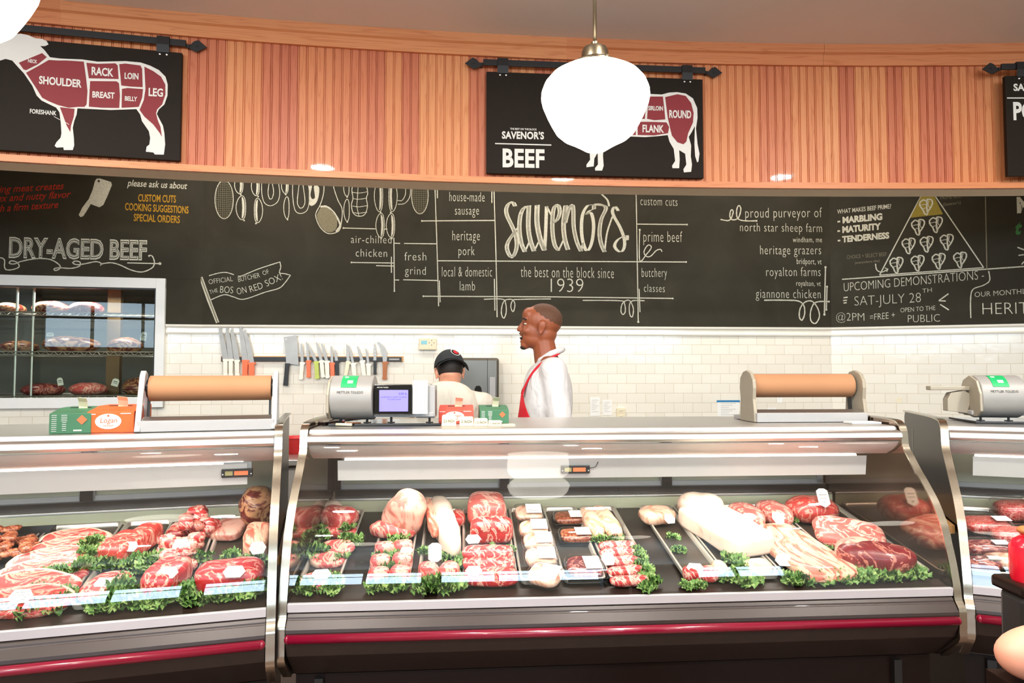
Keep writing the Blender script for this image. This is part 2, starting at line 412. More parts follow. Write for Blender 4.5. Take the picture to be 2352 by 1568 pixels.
boxw('wall_side_left',(-6.3,-.6,ZC/2),(.12,12.4,ZC),mt['cream_wall'])
boxw('wall_side_right',(6.3,-.6,ZC/2),(.12,12.4,ZC),mt['cream_wall'])
# shop front behind the camera: piers, sill and lintel around four windows
m=MB()
for x in(-6.2,-3.1,0,3.1,6.2): m.box((x,-6.55,ZC/2),(.2,.2,ZC))
m.box((0,-6.55,1.0),(12.6,.2,2.0)); m.box((0,-6.55,3.24),(12.6,.2,.28)); struct('wall_front',m,mt['cream_wall'])
for i,x in enumerate((-4.65,-1.55,1.55,4.65)):
    f=MB()
    for dx in(-1.42,-.5,.5,1.42): f.box((x+dx,-6.5,2.55),(.06,.08,1.1))
    for z in(2.02,2.7,3.08): f.box((x,-6.5,z),(2.9,.08,.05))
    struct('window_%d'%(i+1),f,mt['black_sat'])
# cooler behind the left wall: a lit box seen through the cooler window is built as its own thing below
# chair rail of white tile along the wall tops
rp=[(0,0),(-.012,0),(-.016,.012),(-.010,.02),(-.010,.046),(-.022,.058),(-.024,.072),(0,.075)]
for i,(fr,a,b_) in enumerate(((BW,0,BWL),(RW,.0,3.6),(LW,wsR+.002,0))):
    struct('trim_%d'%(i+1+5*(i==2)),MB().extr([(p[0],p[1]+ZB-.075) for p in rp],a,b_,'x'),mt['tile_plain'],fr.M(0,0,0))
# curved soffit ------------------------------------------------------------
SR=21.0; SCX=2.1; SCY=3.835-SR
def arcp(s,r=0):   # s metres along the arc from its deepest point; r>0 toward the customers
    a=s/SR; return (SCX+(SR-r)*math.sin(a),SCY+(SR-r)*math.cos(a))
ZS0,ZS1,ZS2=2.553,2.587,3.262
def arcsheet(name,S,zs,mat,kind='structure',back=.2):
    """face following the arc; S list of (s, recess), zs list of z; closed with a back face"""
    vs=[];fs=[];uvs=[];nz=len(zs)
    for s,r in S:
        x,y=arcp(s,-r if r else 0) if False else arcp(s,r)
        for z in zs: vs.append((x,y,z)); uvs.append((s+20,z))
    for i in range(len(S)-1):
        for k in range(nz-1): fs.append((i*nz+k,(i+1)*nz+k,(i+1)*nz+k+1,i*nz+k+1))
    me=bpy.data.meshes.new(name); me.from_pydata(vs,[],fs); me.materials.append(mat)
    uv=me.uv_layers.new(name='UVMap')
    for p in me.polygons:
        for li in p.loop_indices: uv.data[li].uv=uvs[me.loops[li].vertex_index]
    o=link(name,me); o['kind']=kind; return o
S=[];s=-6.6
while s<3.6:
    S+=[(s,0),(s+.0012,-.006),(s+.0034,-.006),(s+.0046,0),(s+.0086,0),(s+.0098,-.005),(s+.0114,-.005),(s+.0126,0)]; s+=.04575
arcsheet('wall_soffit',S,[ZS0,ZC],mt['fir'])
def arcbar(name,s0,s1,r0,r1,z0,z1,mat,n=60,prof=None):
    prof=prof or [(r0,z0),(r1,z0),(r1,z1),(r0,z1)]
    vs=[];fs=[];uvs=[];k=len(prof)
    for i in range(n+1):
        s=s0+(s1-s0)*i/n
        for r,z in prof: x,y=arcp(s,r); vs.append((x,y,z)); uvs.append((s+20,z+r))
    for i in range(n):
        for j in range(k): fs.append((i*k+j,i*k+(j+1)%k,(i+1)*k+(j+1)%k,(i+1)*k+j))
    fs+=[tuple(range(k)),tuple(reversed(range(n*k,n*k+k)))]
    me=bpy.data.meshes.new(name); me.from_pydata(vs,[],fs); me.materials.append(mat)
    uv=me.uv_layers.new(name='UVMap')
    for p in me.polygons:
        for li in p.loop_indices: uv.data[li].uv=uvs[me.loops[li].vertex_index]
    o=link(name,me); fixn(o); o['kind']='structure'; return o
arcbar('trim_3',-6.6,3.6,0,.026,ZS0,ZS1,mt['fir_h'])
arcbar('trim_4',-6.6,1.62-1.95,0,.03,ZS2,ZC,mt['fir_h'],prof=[(0,ZS2),(.02,ZS2),(.02,ZS2+.062),(.034,ZS2+.07),(.034,ZC),(0,ZC)])
arcbar('trim_5',1.62-1.948,3.6,0,.03,ZS2,ZC,mt['fir_h'],prof=[(0,ZS2),(.019,ZS2),(.019,ZS2+.062),(.033,ZS2+.07),(.033,ZC),(0,ZC)])
arcbar('wall_soffit_back',-6.6,3.6,-.17,-.012,ZS0+.004,ZC,mt['tan'])
# ------------------------------------------------------------------ chalkboards
def board(fr,s0,s1,label):
    t=thing('chalkboard',label,'chalkboard',fr.M(0,0,0),'chalkboards along the wall')
    part('board_panel',MB().box(((s0+s1)/2,-.009,(ZB+.002+3.1)/2),(s1-s0,.018,3.1-ZB)),mt['board'],t); return t
B_main=board(BW,.0,BWL+.004,'wide black chalkboard with the chalked shop name and meat list, above white tile')
sL=LW.pl(0,500)[0]
bL=thing('chalkboard','black chalkboard above the cooler window with the DRY-AGED BEEF lettering','chalkboard',LW.M(0,0,0),'chalkboards along the wall')
B_right=board(RW,-.004,3.5,'black chalkboard at the right with the steak pyramid and upcoming demonstrations')
B_left=bL
# ------------------------------------------------------------------ chalk drawing tools (2D on a board plane)
def smooth(P,k=6):
    if len(P)<3: return P
    out=[];n=len(P)
    for i in range(n-1):
        p0=P[max(i-1,0)];p1=P[i];p2=P[i+1];p3=P[min(i+2,n-1)]
        for j in range(k):
            t=j/k
            out.append(tuple(.5*((2*p1[a])+(-p0[a]+p2[a])*t+(2*p0[a]-5*p1[a]+4*p2[a]-p3[a])*t*t+(-p0[a]+3*p1[a]-3*p2[a]+p3[a])*t**3) for a in(0,1)))
    out.append(P[-1]); return out
class Draw:
    """collects flat marks on a plane; coordinates come from a crop of the photograph: (ox,oy,scale)"""
    def __init__(s,fr,off,crop=(0,0,1)): s.fr=fr; s.off=off; s.c=crop; s.b={}; s.tx=[]; s.sep=None
    def P(s,x,y): return s.fr.pl(s.c[0]+x/s.c[2],s.c[1]+y/s.c[2],-s.off)
    def pxm(s,x,y):
        a=s.P(x,y);b=s.P(x,y-10); return abs(b[1]-a[1])/10
    def mb(s,mat):
        if s.sep: b=MB(); s.tx.append((mat,b,s.sep)); return b
        return s.b.setdefault(mat,MB())
    def stroke(s,pts,wd,mat='chalk',sm=True,taper=False,closed=False,lift=0):
        if closed: pts=list(pts)+[pts[0]]
        Q=[s.P(*p) for p in pts]; Q=smooth(Q,6) if sm else Q
        k=s.pxm(*pts[0])*wd/2; b=s.mb(mat); vs=[];fs=[];n=len(Q)
        for i,p in enumerate(Q):
            a=Q[max(i-1,0)];c=Q[min(i+1,n-1)];dx=c[0]-a[0];dy=c[1]-a[1];l=math.hypot(dx,dy) or 1
            kk=k*(1+.12*math.sin(i*1.7)); 
            if taper: kk*=.25+.75*math.sin(PI*(i+.5)/n)
            vs+=[(p[0]-dy/l*kk,-s.off-lift,p[1]+dx/l*kk),(p[0]+dy/l*kk,-s.off-lift,p[1]-dx/l*kk)]
        for i in range(n-1): fs.append((2*i,2*i+1,2*i+3,2*i+2))
        b.add(vs,fs)
    def pen(s,pts,ang,wd,mat='chalk'):
        """broad-nib stroke"""
        Q=smooth([s.P(*p) for p in pts],8); k=s.pxm(*pts[0])*wd/2; dx,dz=math.cos(ang)*k,math.sin(ang)*k
        vs=[];fs=[]
        for p in Q: vs+=[(p[0]-dx,-s.off,p[1]-dz),(p[0]+dx,-s.off,p[1]+dz)]
        for i in range(len(Q)-1): fs.append((2*i,2*i+1,2*i+3,2*i+2))
        s.mb(mat).add(vs,fs)
    def line(s,a,b,wd,mat='chalk',dots=''):
        s.stroke([a,b],wd,mat,sm=False)
        for d,p in(('a',a),('b',b)):
            if d in dots: s.dot(p,wd*1.9,mat)
    def dot(s,p,wd,mat='chalk'):
        q=s.P(*p);k=s.pxm(*p)*wd/2; s.mb(mat).add([(q[0]+k*math.cos(t*PI/5),-s.off-.0003,q[1]+k*math.sin(t*PI/5)) for t in range(10)],[tuple(range(10))])
    def fill(s,pts,mat='chalk',sm=False,lift=0):
        Q=[s.P(*p) for p in pts]; Q=smooth(Q+[Q[0]],5)[:-1] if sm else Q
        tri=tessellate_polygon([[Vector((q[0],q[1],0)) for q in Q]])
        s.mb(mat).add([(q[0],-s.off-lift,q[1]) for q in Q],[tuple(t) for t in tri])
    def text(s,txt,a,b,h,mat='chalk',wt=0.0,sh=0.0,rot=False,sp=1.0,lift=0,outline=0):
        """txt from baseline point a to baseline point b, capitals h high"""
        V,Fc,wid=glyphs(txt,wt,sh,sp)
        A=s.P(*a);B=s.P(*b);k=s.pxm(*a)*h
        ux,uz=(B[0]-A[0])/wid,(B[1]-A[1])/wid
        if rot: l=math.hypot(ux,uz); vx,vz=-uz/l*k,ux/l*k
        else: vx,vz=0,k
        q=MB(); s.tx.append((mat,q,'chalk_writing' if 'chalk' in mat or mat=='board' else 'sign_lettering'))
        q.add([(A[0]+x*ux+y*vx,-s.off-lift,A[1]+x*uz+y*vz) for x,y in V],Fc)
    def flush(s,parent,name='chalk_writing'):
        for mat,b,nm in s.tx:
            o=link(nm or name,b.mesh(name,mt[mat]),parent)
            if mat in LBL: o['label']=LBL[mat]
        s.tx=[]
        for mat,b in s.b.items():
            o=link(name,b.mesh(name,mt[mat]),parent)
            if mat in LBL: o['label']=LBL[mat]
        s.b={}
_gc={}
LBL={'chalk_red':'red chalk writing','chalk_yel':'yellow chalk writing','chalk_dim':'faint chalk marks','chalk_grn':'green chalk letter','chalk_gold':'gold chalk pyramid tip'}
def glyphs(txt,wt,sh,sp):
    k=(txt,wt,sh,sp)
    if k in _gc: return _gc[k]
    def raw(t):
        c=bpy.data.curves.new('t','FONT'); c.body=t; c.offset=wt; c.shear=sh; c.space_character=sp; c.resolution_u=3; c.fill_mode='FRONT'
        o=bpy.data.objects.new('t',c); col.objects.link(o)
        me=bpy.data.meshes.new_from_object(o.evaluated_get(bpy.context.evaluated_depsgraph_get()))
        V=[(v.co.x,v.co.y) for v in me.vertices]; Fq=[tuple(p.vertices) for p in me.polygons]
        bpy.data.objects.remove(o,do_unlink=True); bpy.data.curves.remove(c); bpy.data.meshes.remove(me); return V,Fq
    if 'H' not in _gc: V,_=raw0(); _gc['H']=max(v[1] for v in V)
    V,Fq=raw(txt); ch=_gc['H']; x0=min(v[0] for v in V); x1=max(v[0] for v in V)
    V=[((x-x0),y/ch) for x,y in V]; _gc[k]=(V,Fq,x1-x0); return _gc[k]
def raw0():
    c=bpy.data.curves.new('t','FONT'); c.body='H'; o=bpy.data.objects.new('t',c); col.objects.link(o)
    me=bpy.data.meshes.new_from_object(o.evaluated_get(bpy.context.evaluated_depsgraph_get())); V=[(v.co.x,v.co.y) for v in me.vertices]
    bpy.data.objects.remove(o,do_unlink=True); return V,0
C4=(480,400,4.3556); C5=(960,400,3.5636); C6=(1600,420,3.1277); C3=(0,380,3.92); C1=(0,0,3.92); C2=(1050,60,3.6185)
# main board ---------------------------------------------------------------
d=Draw(BW,.0195)
for t,a,b,h in(("house-made",(1032,462),(1113,463),22),("sausage",(1045,493),(1100,493),21),("heritage",(1039,552),(1102,552),23),("pork",(1053,586),(1090,586),21),
 ("local & domestic",(1015,635),(1130,635),23),("lamb",(1056,667),(1091,667),22),("the best on the block since",(1196,636),(1410,639),25),("custom cuts",(1471,471),(1556,473),20),
 ("prime beef",(1478,555),(1567,556),25),("butchery",(1474,636),(1532,636),21),("classes",(1479,670),(1527,671),18),("air-chilled",(806,558),(899,559),18),("chicken",(817,589),(889,590),18),
 ("fresh",(929,598),(979,598),19),("grind",(930,630),(978,631),19),("proud purveyor of",(1712,500),(1888,499),23),("north star sheep farm",(1700,531),(1888,533),20),("windham, me",(1821,556),(1888,556),12),
 ("heritage grazers",(1746,584),(1886,584),21),("bridport, vt",(1830,606),(1887,607),13),("royalton farms",(1760,634),(1885,634),21),("royalton, vt",(1829,656),(1885,657),12),("giannone chicken",(1736,684),(1885,685),21)):
    d.text(t,a,b,h,wt=-.012 if h>14 else .0,sp=1.12)
d.text("1939",(1265,671),(1340,671),32,wt=-.018)
d.flush(B_main)
d=Draw(BW,.0195,C4); d.sep='chalk_line'
for a,b,dt in(((1345,538),(1665,546),'a'),((1750,548),(1785,549),''),((1425,882),(1850,888),'a'),((1672,914),(1850,918),''),((1825,825),(1825,985),''),((1855,690),(1912,692),''),((1952,692),(2275,696),''),
 ((1855,1057),(1902,1058),''),((1943,1055),(2285,1063),''),((1850,635),(1855,1168),'b'),((2285,130),(2285,240),''),((2305,1062),(2312,1280),'')): d.line(a,b,9,dots=dt)
d.stroke([(2258,60),(2280,700),(2297,1320)],9)
d.flush(B_main,'chalk_line')
d=Draw(BW,.0195,C5); d.sep='chalk_line'
for a,b,dt in(((33,382),(627,378),'a'),((605,100),(605,235),''),((160,708),(2195,718),'b'),((625,855),(630,1115),''),((1790,408),(2202,412),'b'),((45,998),(1090,1003),'a'),((1090,1003),(2085,1016),'b'),((1810,937),(1817,1128),'')): d.line(a,b,8,dots=dt)
d.stroke([(620,60),(640,720),(648,1170)],8); d.stroke([(1784,100),(1790,400),(1803,1208)],8); d.dot((1803,1208),18)
d.stroke([(1815,455),(1815,703),(1870,655),(1910,600),(1890,578),(1865,600),(1850,640),(1870,672),(1905,670),(1950,625),(1985,615),(1998,635)],8); d.dot((1815,455),17)
d.stroke([(540,1023),(690,1022),(718,1060),(722,1130),(703,1178),(683,1140),(690,1070),(715,1030),(770,1025),(793,1060),(785,1115),(772,1120),(760,1080),(775,1035),(820,1024),(1088,1020)],8)
d.stroke([(1348,1032),(1655,1035),(1690,1060),(1697,1120),(1680,1147),(1662,1125),(1668,1070),(1695,1037),(1735,1036),(1763,1100),(1755,1165),(1735,1150),(1730,1080),(1755,1036),(1855,1035)],8)
d.flush(B_main,'chalk_flourish'); d.sep=None
for pts,wd in (([(795,262),(778,232),(742,242),(722,290),(732,345),(768,420),(800,500),(808,590),(790,655),(765,678),(738,640),(728,590),(745,540),(790,475)],34),([(790,475),(820,430)],14),
 ([(905,272),(868,275),(838,340),(830,450),(845,560),(875,635)],36),([(875,635),(915,545)],16),([(908,256),(903,420),(917,530),(950,630)],38),([(950,630),(990,550)],16),
 ([(976,252),(975,400),(1000,530),(1035,622)],42),([(1035,625),(1045,480),(1052,262)],28),([(1052,262),(1092,335)],16),
 ([(1092,400),(1138,375),(1160,310),(1148,255),(1117,268),(1102,350),(1102,480),(1120,580),(1150,622)],34),([(1150,626),(1190,540)],16),
 ([(1208,255),(1192,400),(1200,520),(1228,618)],38),([(1205,400),(1235,285),(1262,252),(1272,300),(1275,430),(1300,550),(1335,630)],34),([(1335,630),(1352,560)],18),
 ([(1430,252),(1388,257),(1348,330),(1338,450),(1352,560),(1385,628),(1422,560),(1438,430),(1425,335),(1402,310),(1380,330),(1402,300),(1440,286)],28),
 ([(1440,286),(1452,248),(1538,270),(1500,370),(1486,480),(1500,570),(1528,636)],34),([(1505,165),(1550,210),(1565,262)],16),([(1528,636),(1548,480),(1592,345)],15),
 ([(1640,300),(1612,264),(1592,300),(1607,350),(1652,430),(1686,520),(1690,590),(1665,636),(1627,618),(1610,580),(1640,532),(1708,500),(1712,540)],27)):
    d.pen(pts,R(8),wd)
    if wd>30: d.stroke(pts,wd*.5)
d.flush(B_main,'chalk_shop_name')
# hanging sausages, net salami, ham and roast
d=Draw(BW,.0195,C4)
def ell(cx,cy,rx,ry,n=16,a=0): return [(cx+rx*math.cos(2*PI*i/n)*math.cos(a)-ry*math.sin(2*PI*i/n)*math.sin(a),cy+rx*math.cos(2*PI*i/n)*math.sin(a)+ry*math.sin(2*PI*i/n)*math.cos(a)) for i in range(n)]
for cx,rx,yt,yb in((152,92,60,445),(2110,84,20,396)):
    cy=(yt+yb)/2; ry=(yb-yt)/2; d.stroke(ell(cx,cy,rx,ry),7,closed=True)
    for k in range(-4,5):
        x=k*rx/5; hh=ry*math.sqrt(max(0,1-(k/5)**2))*.95; d.stroke([(cx+x,cy-hh),(cx+x*1.05,cy),(cx+x,cy+hh)],3,'chalk_dim')
    for k in range(-8,9):
        y=k*ry/9; hh=rx*math.sqrt(max(0,1-(k/9)**2))*.95; d.stroke([(cx-hh,cy+y),(cx,cy+y+6),(cx+hh,cy+y)],3,'chalk_dim')
def link_(x0,y0,x1,y1,rx,fillside=1,mat='chalk',f=True):
    cx,cy=(x0+x1)/2,(y0+y1)/2; ry=abs(y1-y0)/2
    P=ell(cx,cy,rx,ry,14); P=[(x+.25*rx*math.cos((y-cy)/ry*1.5)*(-fillside),y) for x,y in P]; d.stroke(P,7,closed=True)
    if f: d.fill([(cx+fillside*rx*.78*math.cos(t)*1.0-(.25*rx*math.cos(math.sin(t)*1.2))*fillside*1,cy+ry*.9*math.sin(t)) for t in [(-PI/2+PI*i/10) for i in range(11)]]+[(cx+fillside*rx*.05,cy)],'chalk')
    d.dot((x1,y1+8),16)
for a in((300,20,318,195,42,1),(310,215,352,455,48,1),(455,20,492,215,40,1),(500,240,470,485,42,-1),(768,40,768,195,34,1),(776,225,786,445,27,1),(1380,60,1382,220,27,1),(1382,250,1384,470,28,1),
 (1695,60,1718,375,42,1),(1722,390,1722,635,42,1),(1845,60,1818,375,42,-1),(1822,392,1830,635,42,1)): link_(*a[:5],fillside=a[5],f=(a[4]>30))
d.flush(B_main,'chalk_sausages')
def horseshoe(cx,yt,yb,ro,ri,ybi):
    d.stroke([(cx-ro,yt),(cx-ro,(yt+yb)/2),(cx-ro*.7,yb-30),(cx,yb),(cx+ro*.75,yb-40),(cx+ro,(yt+yb)/2),(cx+ro*.8,yt)],7)
    d.stroke([(cx-ri*.4,yt),(cx-ri,ybi-70),(cx-ri*.5,ybi-8),(cx,ybi),(cx+ri*.6,ybi-15),(cx+ri,ybi-80),(cx+ri*.3,yt)],7)
horseshoe(618,60,315,90,28,248); d.flush(B_main,'chalk_sausage_ring'); horseshoe(922,60,392,84,38,338)
d.fill([(1000,120),(1030,120),(1015,200),(1030,245),(1060,230),(1050,120),(1100,130),(1095,230),(1060,300),(1005,300)],'chalk',sm=True)
d.stroke([(1885,260),(1930,262),(1965,200),(1965,100)],7); d.stroke([(1890,300),(1960,290),(2010,220),(2015,100)],7)
d.flush(B_main,'chalk_sausage_ring')
d.stroke([(1148,60),(1148,180),(1115,300),(1068,400),(1095,500),(1150,570),(1215,595),(1300,565),(1325,480),(1332,350),(1290,260),(1250,140),(1240,60)],8)
d.fill([(1120,330),(1180,335),(1245,380),(1280,450),(1275,540),(1220,582),(1150,560),(1100,490),(1080,410)],'chalk_dim',sm=True)
d.stroke([(1115,325),(1180,325),(1250,385),(1300,470),(1310,520),(1270,575)],18)
d.flush(B_main,'chalk_ham')
d.stroke([(1455,60),(1430,150),(1440,240),(1425,310),(1445,390),(1500,420),(1560,400),(1585,320),(1575,240),(1588,180),(1560,60)],8)
for y in(180,242,318,382): d.stroke([(1435,y),(1500,y+8),(1582,y-4)],6)
d.stroke([(1495,60),(1485,240),(1480,320),(1500,415)],6)
d.flush(B_main,'chalk_roast')
# pennant flag
d=Draw(BW,.0195,C3)
d.stroke([(1808,1005),(1880,1210),(1960,1415)],30,sm=False); d.stroke([(1808,1005),(1960,1415)],10,'chalk_dim',sm=False,lift=.0003)
d.flush(B_main,'chalk_drawing')
d=Draw(BW,.0195,C4)
d.stroke([(0,1015),(90,990),(170,982),(250,1005)],9); d.stroke([(290,1018),(330,1015),(500,945),(710,877)],9); d.stroke([(710,877),(718,930),(706,985),(760,995),(815,1010)],9)
d.stroke([(815,1010),(760,1085),(700,1140),(560,1180),(350,1250),(240,1225),(150,1205),(20,1255)],9)
d.text("OFFICIAL",(0,1100),(240,1068),48,rot=True,wt=-.01); d.text("BUTCHER",(297,1078),(512,1030),48,rot=True,wt=-.01); d.text("OF",(545,1012),(605,990),44,rot=True,wt=-.01)
d.text("THE",(10,1200),(92,1178),40,rot=True,wt=-.01); d.text("BOS",(110,1185),(240,1192),68,rot=True,wt=-.01); d.text("ON",(285,1205),(380,1185),66,rot=True,wt=-.01); d.text("RED",(418,1182),(545,1140),66,rot=True,wt=-.01); d.text("SOX!",(580,1125),(740,1050),66,rot=True,wt=-.01)
d.flush(B_main,'chalk_pennant')
d=Draw(BW,.0195,C6); d.sep='chalk_flourish'
d.stroke([(172,262),(235,268),(262,215),(255,192),(243,205),(240,245),(262,265),(300,250),(318,190),(305,162),(290,185),(288,235),(305,262),(350,272),(430,272)],8); d.dot((430,272),14)
d.line((926,605),(918,945),9,dots='ab'); d.line((937,745),(932,910),8,dots='ab')
d.stroke([(485,842),(640,842),(730,848),(770,880),(776,940),(757,985),(738,960),(745,900),(780,855),(830,850),(870,900),(882,960),(855,1008),(822,990),(818,930),(840,870),(880,852),(950,852)],9); d.dot((950,852),15)
d.flush(B_main,'chalk_flourish')
# left board ----------------------------------------------------------------
part('board_panel',MB().box((-1.8,-.009,(ZB+1.213)/2+.0)if False else (-1.8,-.009,(wz+.002+3.1)/2),(3.6,.018,3.1-wz-.002)),mt['board'],B_left)
part('board_panel',MB().box((wsR/2+.001,-.009,(ZB+.002+wz)/2),(-wsR-.002,.018,wz-ZB)),mt['board'],B_left)
d=Draw(LW,.0195)
for t,a,b in(("aging meat creates",(-22,444),(147,434),),("complex and nutty flavor",(-62,467),(163,453)),("with a firm texture",(-26,488),(134,477))): d.text(t,a,b,16,'chalk_red',wt=.012,sh=.3)
d.text("please ask us about",(292,427),(430,434),15,wt=.01,sh=.25)
for t,a,b in(("CUSTOM CUTS",(317,462),(404,465)),("COOKING SUGGESTIONS",(287,482),(433,490)),("SPECIAL ORDERS",(307,507),(413,512))): d.text(t,a,b,16,'chalk_yel',wt=.02)
d.text("DRY-AGED BEEF",(20,590),(337,596),44,wt=.035); 
d.text("DRY-AGED BEEF",(22,588.5),(335,594.5),41,'board',wt=.004,lift=.0006)
d.text("DRY-AGED BEEF",(23,588),(334,594),40,wt=-.022,lift=.0012)
d.flush(B_left)
d=Draw(LW,.0195,C3)
d.fill([(870,118),(900,116),(1000,148),(1008,175),(970,270),(930,355),(895,376),(850,360),(818,346),(780,410),(750,455),(725,465),(708,445),(740,380),(800,300),(835,215),(855,140)])
d.dot((889,140),20,'board')
d.stroke([(-60,850),(0,830),(40,850),(40,910),(60,938),(120,935),(172,910),(150,870),(100,858),(85,880),(130,885),(200,860),(330,838),(450,845),(530,890),(540,925),(500,945),(488,930),(530,920),(640,925),(715,905),(720,870),(680,860),(655,875),(690,892),(760,885),(860,865),(910,880),(905,900),(920,885),(1000,875),(1080,895),(1180,940),(1280,958),(1370,920),(1390,870),(1370,815),(1340,810),(1345,822)],10)
d.line((1145,876),(1440,883),9,dots='b'); d.dot((1440,883),26)
d.flush(B_left,'chalk_drawing')
# right board ---------------------------------------------------------------
d=Draw(RW,.0195,C6)
for t,a,b,h,m_,wt in(("WHAT MAKES BEEF PRIME?",(1010,222),(1398,182),30,'chalk',.01),("- MARBLING",(1012,292),(1335,262),42,'chalk',.05),("- MATURITY",(1012,360),(1325,332),42,'chalk',.05),("- TENDERNESS",(1014,428),(1385,396),40,'chalk',.05),
 ("CHOICE + SELECT BEEF",(1080,546),(1365,524),26,'chalk_dim',-.01),("(everywhere else)",(1138,582),(1315,566),18,'chalk_dim',0),("PRIME BEEF",(1752,122),(1912,104),26,'chalk_dim',-.01),("(Savenor's)",(1770,166),(1897,150),22,'chalk_dim',0),
 ("UPCOMING DEMONSTRATIONS -",(1058,780),(2065,690),62,'chalk',-.016),("SAT-JULY 28",(1135,882),(1612,856),68,'chalk',-.02),("TH",(1622,790),(1690,782),30,'chalk',-.01),("@2PM",(1003,988),(1205,990),56,'chalk',-.02),
 ("=FREE +",(1245,988),(1425,970),46,'chalk',-.015),("OPEN TO THE",(1465,930),(1715,912),32,'chalk',-.01),("PUBLIC",(1518,1002),(1748,996),54,'chalk',-.02),("OUR MONTHLY",(1998,820),(2400,792),36,'chalk',-.01),("HERITAGE",(2055,945),(2640,935),84,'chalk',-.02)):
    d.text(t,a,b,h,m_,wt=wt,rot=False)
d.text("M",(2302,210),(2400,203),100,'chalk',wt=.06); d.text("t",(2290,368),(2340,364),90,'chalk_grn',wt=.04,sh=.3)
d.flush(B_right)
d.sep='chalk_drawing'; d.fill([(1625,60),(1690,60),(1770,225),(1535,250)],'chalk_gold')
d.line((1630,60),(1315,660),7); d.line((1690,60),(2062,608),7); d.line((1315,662),(2062,608),7); d.line((1045,692),(2352,600),8); d.line((2075,100),(2085,620),6,'chalk_dim')
d.stroke([(2098,632),(2105,700),(2060,735),(1985,765),(1968,840),(1970,970)],7); d.stroke([(1285,580),(1295,625),(1330,640),(1370,622)],7); d.stroke([(1352,610),(1375,618),(1365,638)],6,sm=False)
for a,b in(((1740,845),(1810,795)),((1740,846),(1790,848)),((1750,872),(1812,912)),((1055,825),(1085,820)),((1052,845),(1080,842)),((1055,862),(1078,860)),((2305,462),(2352,480)),((2312,520),(2352,515)),((2335,585),(2352,565))): d.line(a,b,8)
def tbone(cx,cy,s=1):
    q=lambda L:[(cx+x*s,cy+y*s) for x,y in L]
    d.stroke(q([(-45,-30),(-20,-50),(0,-42),(10,-55),(40,-50),(46,-25),(30,10),(15,30),(8,55),(-10,48),(-22,20),(-42,-5)]),9,lift=.0003,closed=True)
    d.stroke(q([(10,-55),(5,-10),(10,48)]),10,lift=.0003); d.stroke(q([(-40,-10),(-10,-18),(5,-12)]),4,lift=.0003); d.stroke(q([(-25,15),(-5,8),(8,12)]),4,lift=.0003); d.stroke(q([(22,-45),(15,-15),(26,5)]),4,lift=.0003)
d.sep=None
for x,y in((1648,172),(1590,318),(1718,300),(1522,452),(1652,440),(1796,425),(1435,590),(1587,576),(1738,562),(1892,553)): tbone(x,y); d.flush(B_right,'chalk_steak')
d.flush(B_right,'chalk_drawing')

# ------------------------------------------------------------------ hanging signs
def sign(label,fr,s0,s1,z0,z1,br=((.12,-.12))):
    t=thing('butcher_sign',label,'sign',fr.M(0,0,0),'butcher signs hanging on the wooden soffit')
    part('sign_panel',MB().box(((s0+s1)/2,.012,(z0+z1)/2),(s1-s0,.024,z1-z0)),mt['sign'],t,bev=.002)
    zb=z1+.052
    bar=MB().box(((s0+s1)/2,.004,zb),(s1-s0+.035,.012,.034)); part('hanging_bar',bar,mt['black_sat'],t,bev=.002)
    for s,e in((s0,-1),(s1,1)):
        a=s+e*.0175; b=MB()
        b.extr([(a,zb-.018),(a+e*.018,zb-.022),(a+e*.03,zb-.03),(a+e*.05,zb-.038),(a+e*.1,zb-.008),(a+e*.058,zb+.026),(a+e*.038,zb+.018),(a+e*.02,zb-.002),(a,zb+.0)],.005,.013,'y')
        b.tube([(a+e*.052,.004,zb-.006),(a+e*.052,.0,zb-.006)],.005,8); b.box((a+e*.01,.03,zb-.01),(.014,.06,.014))
        part('spear_bracket',b,mt['black_sat'],t,bev=.001)
    for s in(s0+.09,s1-.09):
        b=MB().sheet([(.03,zb+.02),(-.006,zb+.022),(-.008,zb-.02),(-.004,zb-.06)],.004,s-.03,s+.03); o=part('hanger_strap',b,mt['black_sat'],t)
        r=MB()
        for dx in(-.015,.018): r.sup((s+dx,-.002,z1-.017),(.006,.003,.006),n=8,m=6)
        part('rivet',r,mt['steel'],o)
    return t
mt['sign']=plain('sign_black_brown',(34,26,18),.6,0,.15,var=.06)
S2=Fr(-.140,3.675,math.degrees(math.atan2(.102,1.213))); S2w=1.217
S1=Fr(-1.702,3.456,12.3); S3=Fr(2.741,3.73,-2)
ZT=3.165;Z0=2.602
sg2=sign('black BEEF butcher sign with a cow cut diagram, hanging behind the round pendant lamp',S2,0,S2w,Z0,ZT)
sg1=sign('black lamb butcher sign with a red and white cut diagram, at the upper left',S1,-1.217,0,Z0,ZT)
sg3=sign('black butcher sign cut off by the right edge of the view',S3,0,1.217,Z0,ZT)
d=Draw(S1,.0006,C1)
d.fill([(-900,300),(-500,330),(-120,480),(0,545),(50,530),(110,545),(150,590),(215,660),(290,770),(330,860),(375,905),(505,968),(535,1010),(548,1110),(553,1200),(545,1240),(508,1280),(492,1312),(510,1328),(570,1325),(575,1350),(655,1350),(668,1310),(665,1240),(655,1150),(668,1090),(690,1030),(697,975),(1000,990),(1228,982),(1262,1030),(1278,1090),(1340,1180),(1352,1240),(1345,1300),(1320,1320),(1313,1365),(1380,1372),(1395,1390),(1475,1392),(1487,1300),(1480,1200),(1467,1130),(1440,1080),(1412,1025),(1430,985),(1480,940),(1508,860),(1510,760),(1490,690),(1430,630),(1350,590),(1265,562),(1130,550),(880,555),(740,535),(545,527),(450,515),(400,450),(362,415),(405,415),(437,400),(420,370),(380,350),(320,345),(250,315),(190,303),(100,310),(0,330),(-500,250)],'white')
L=.0008; d.sep='cut_panel'
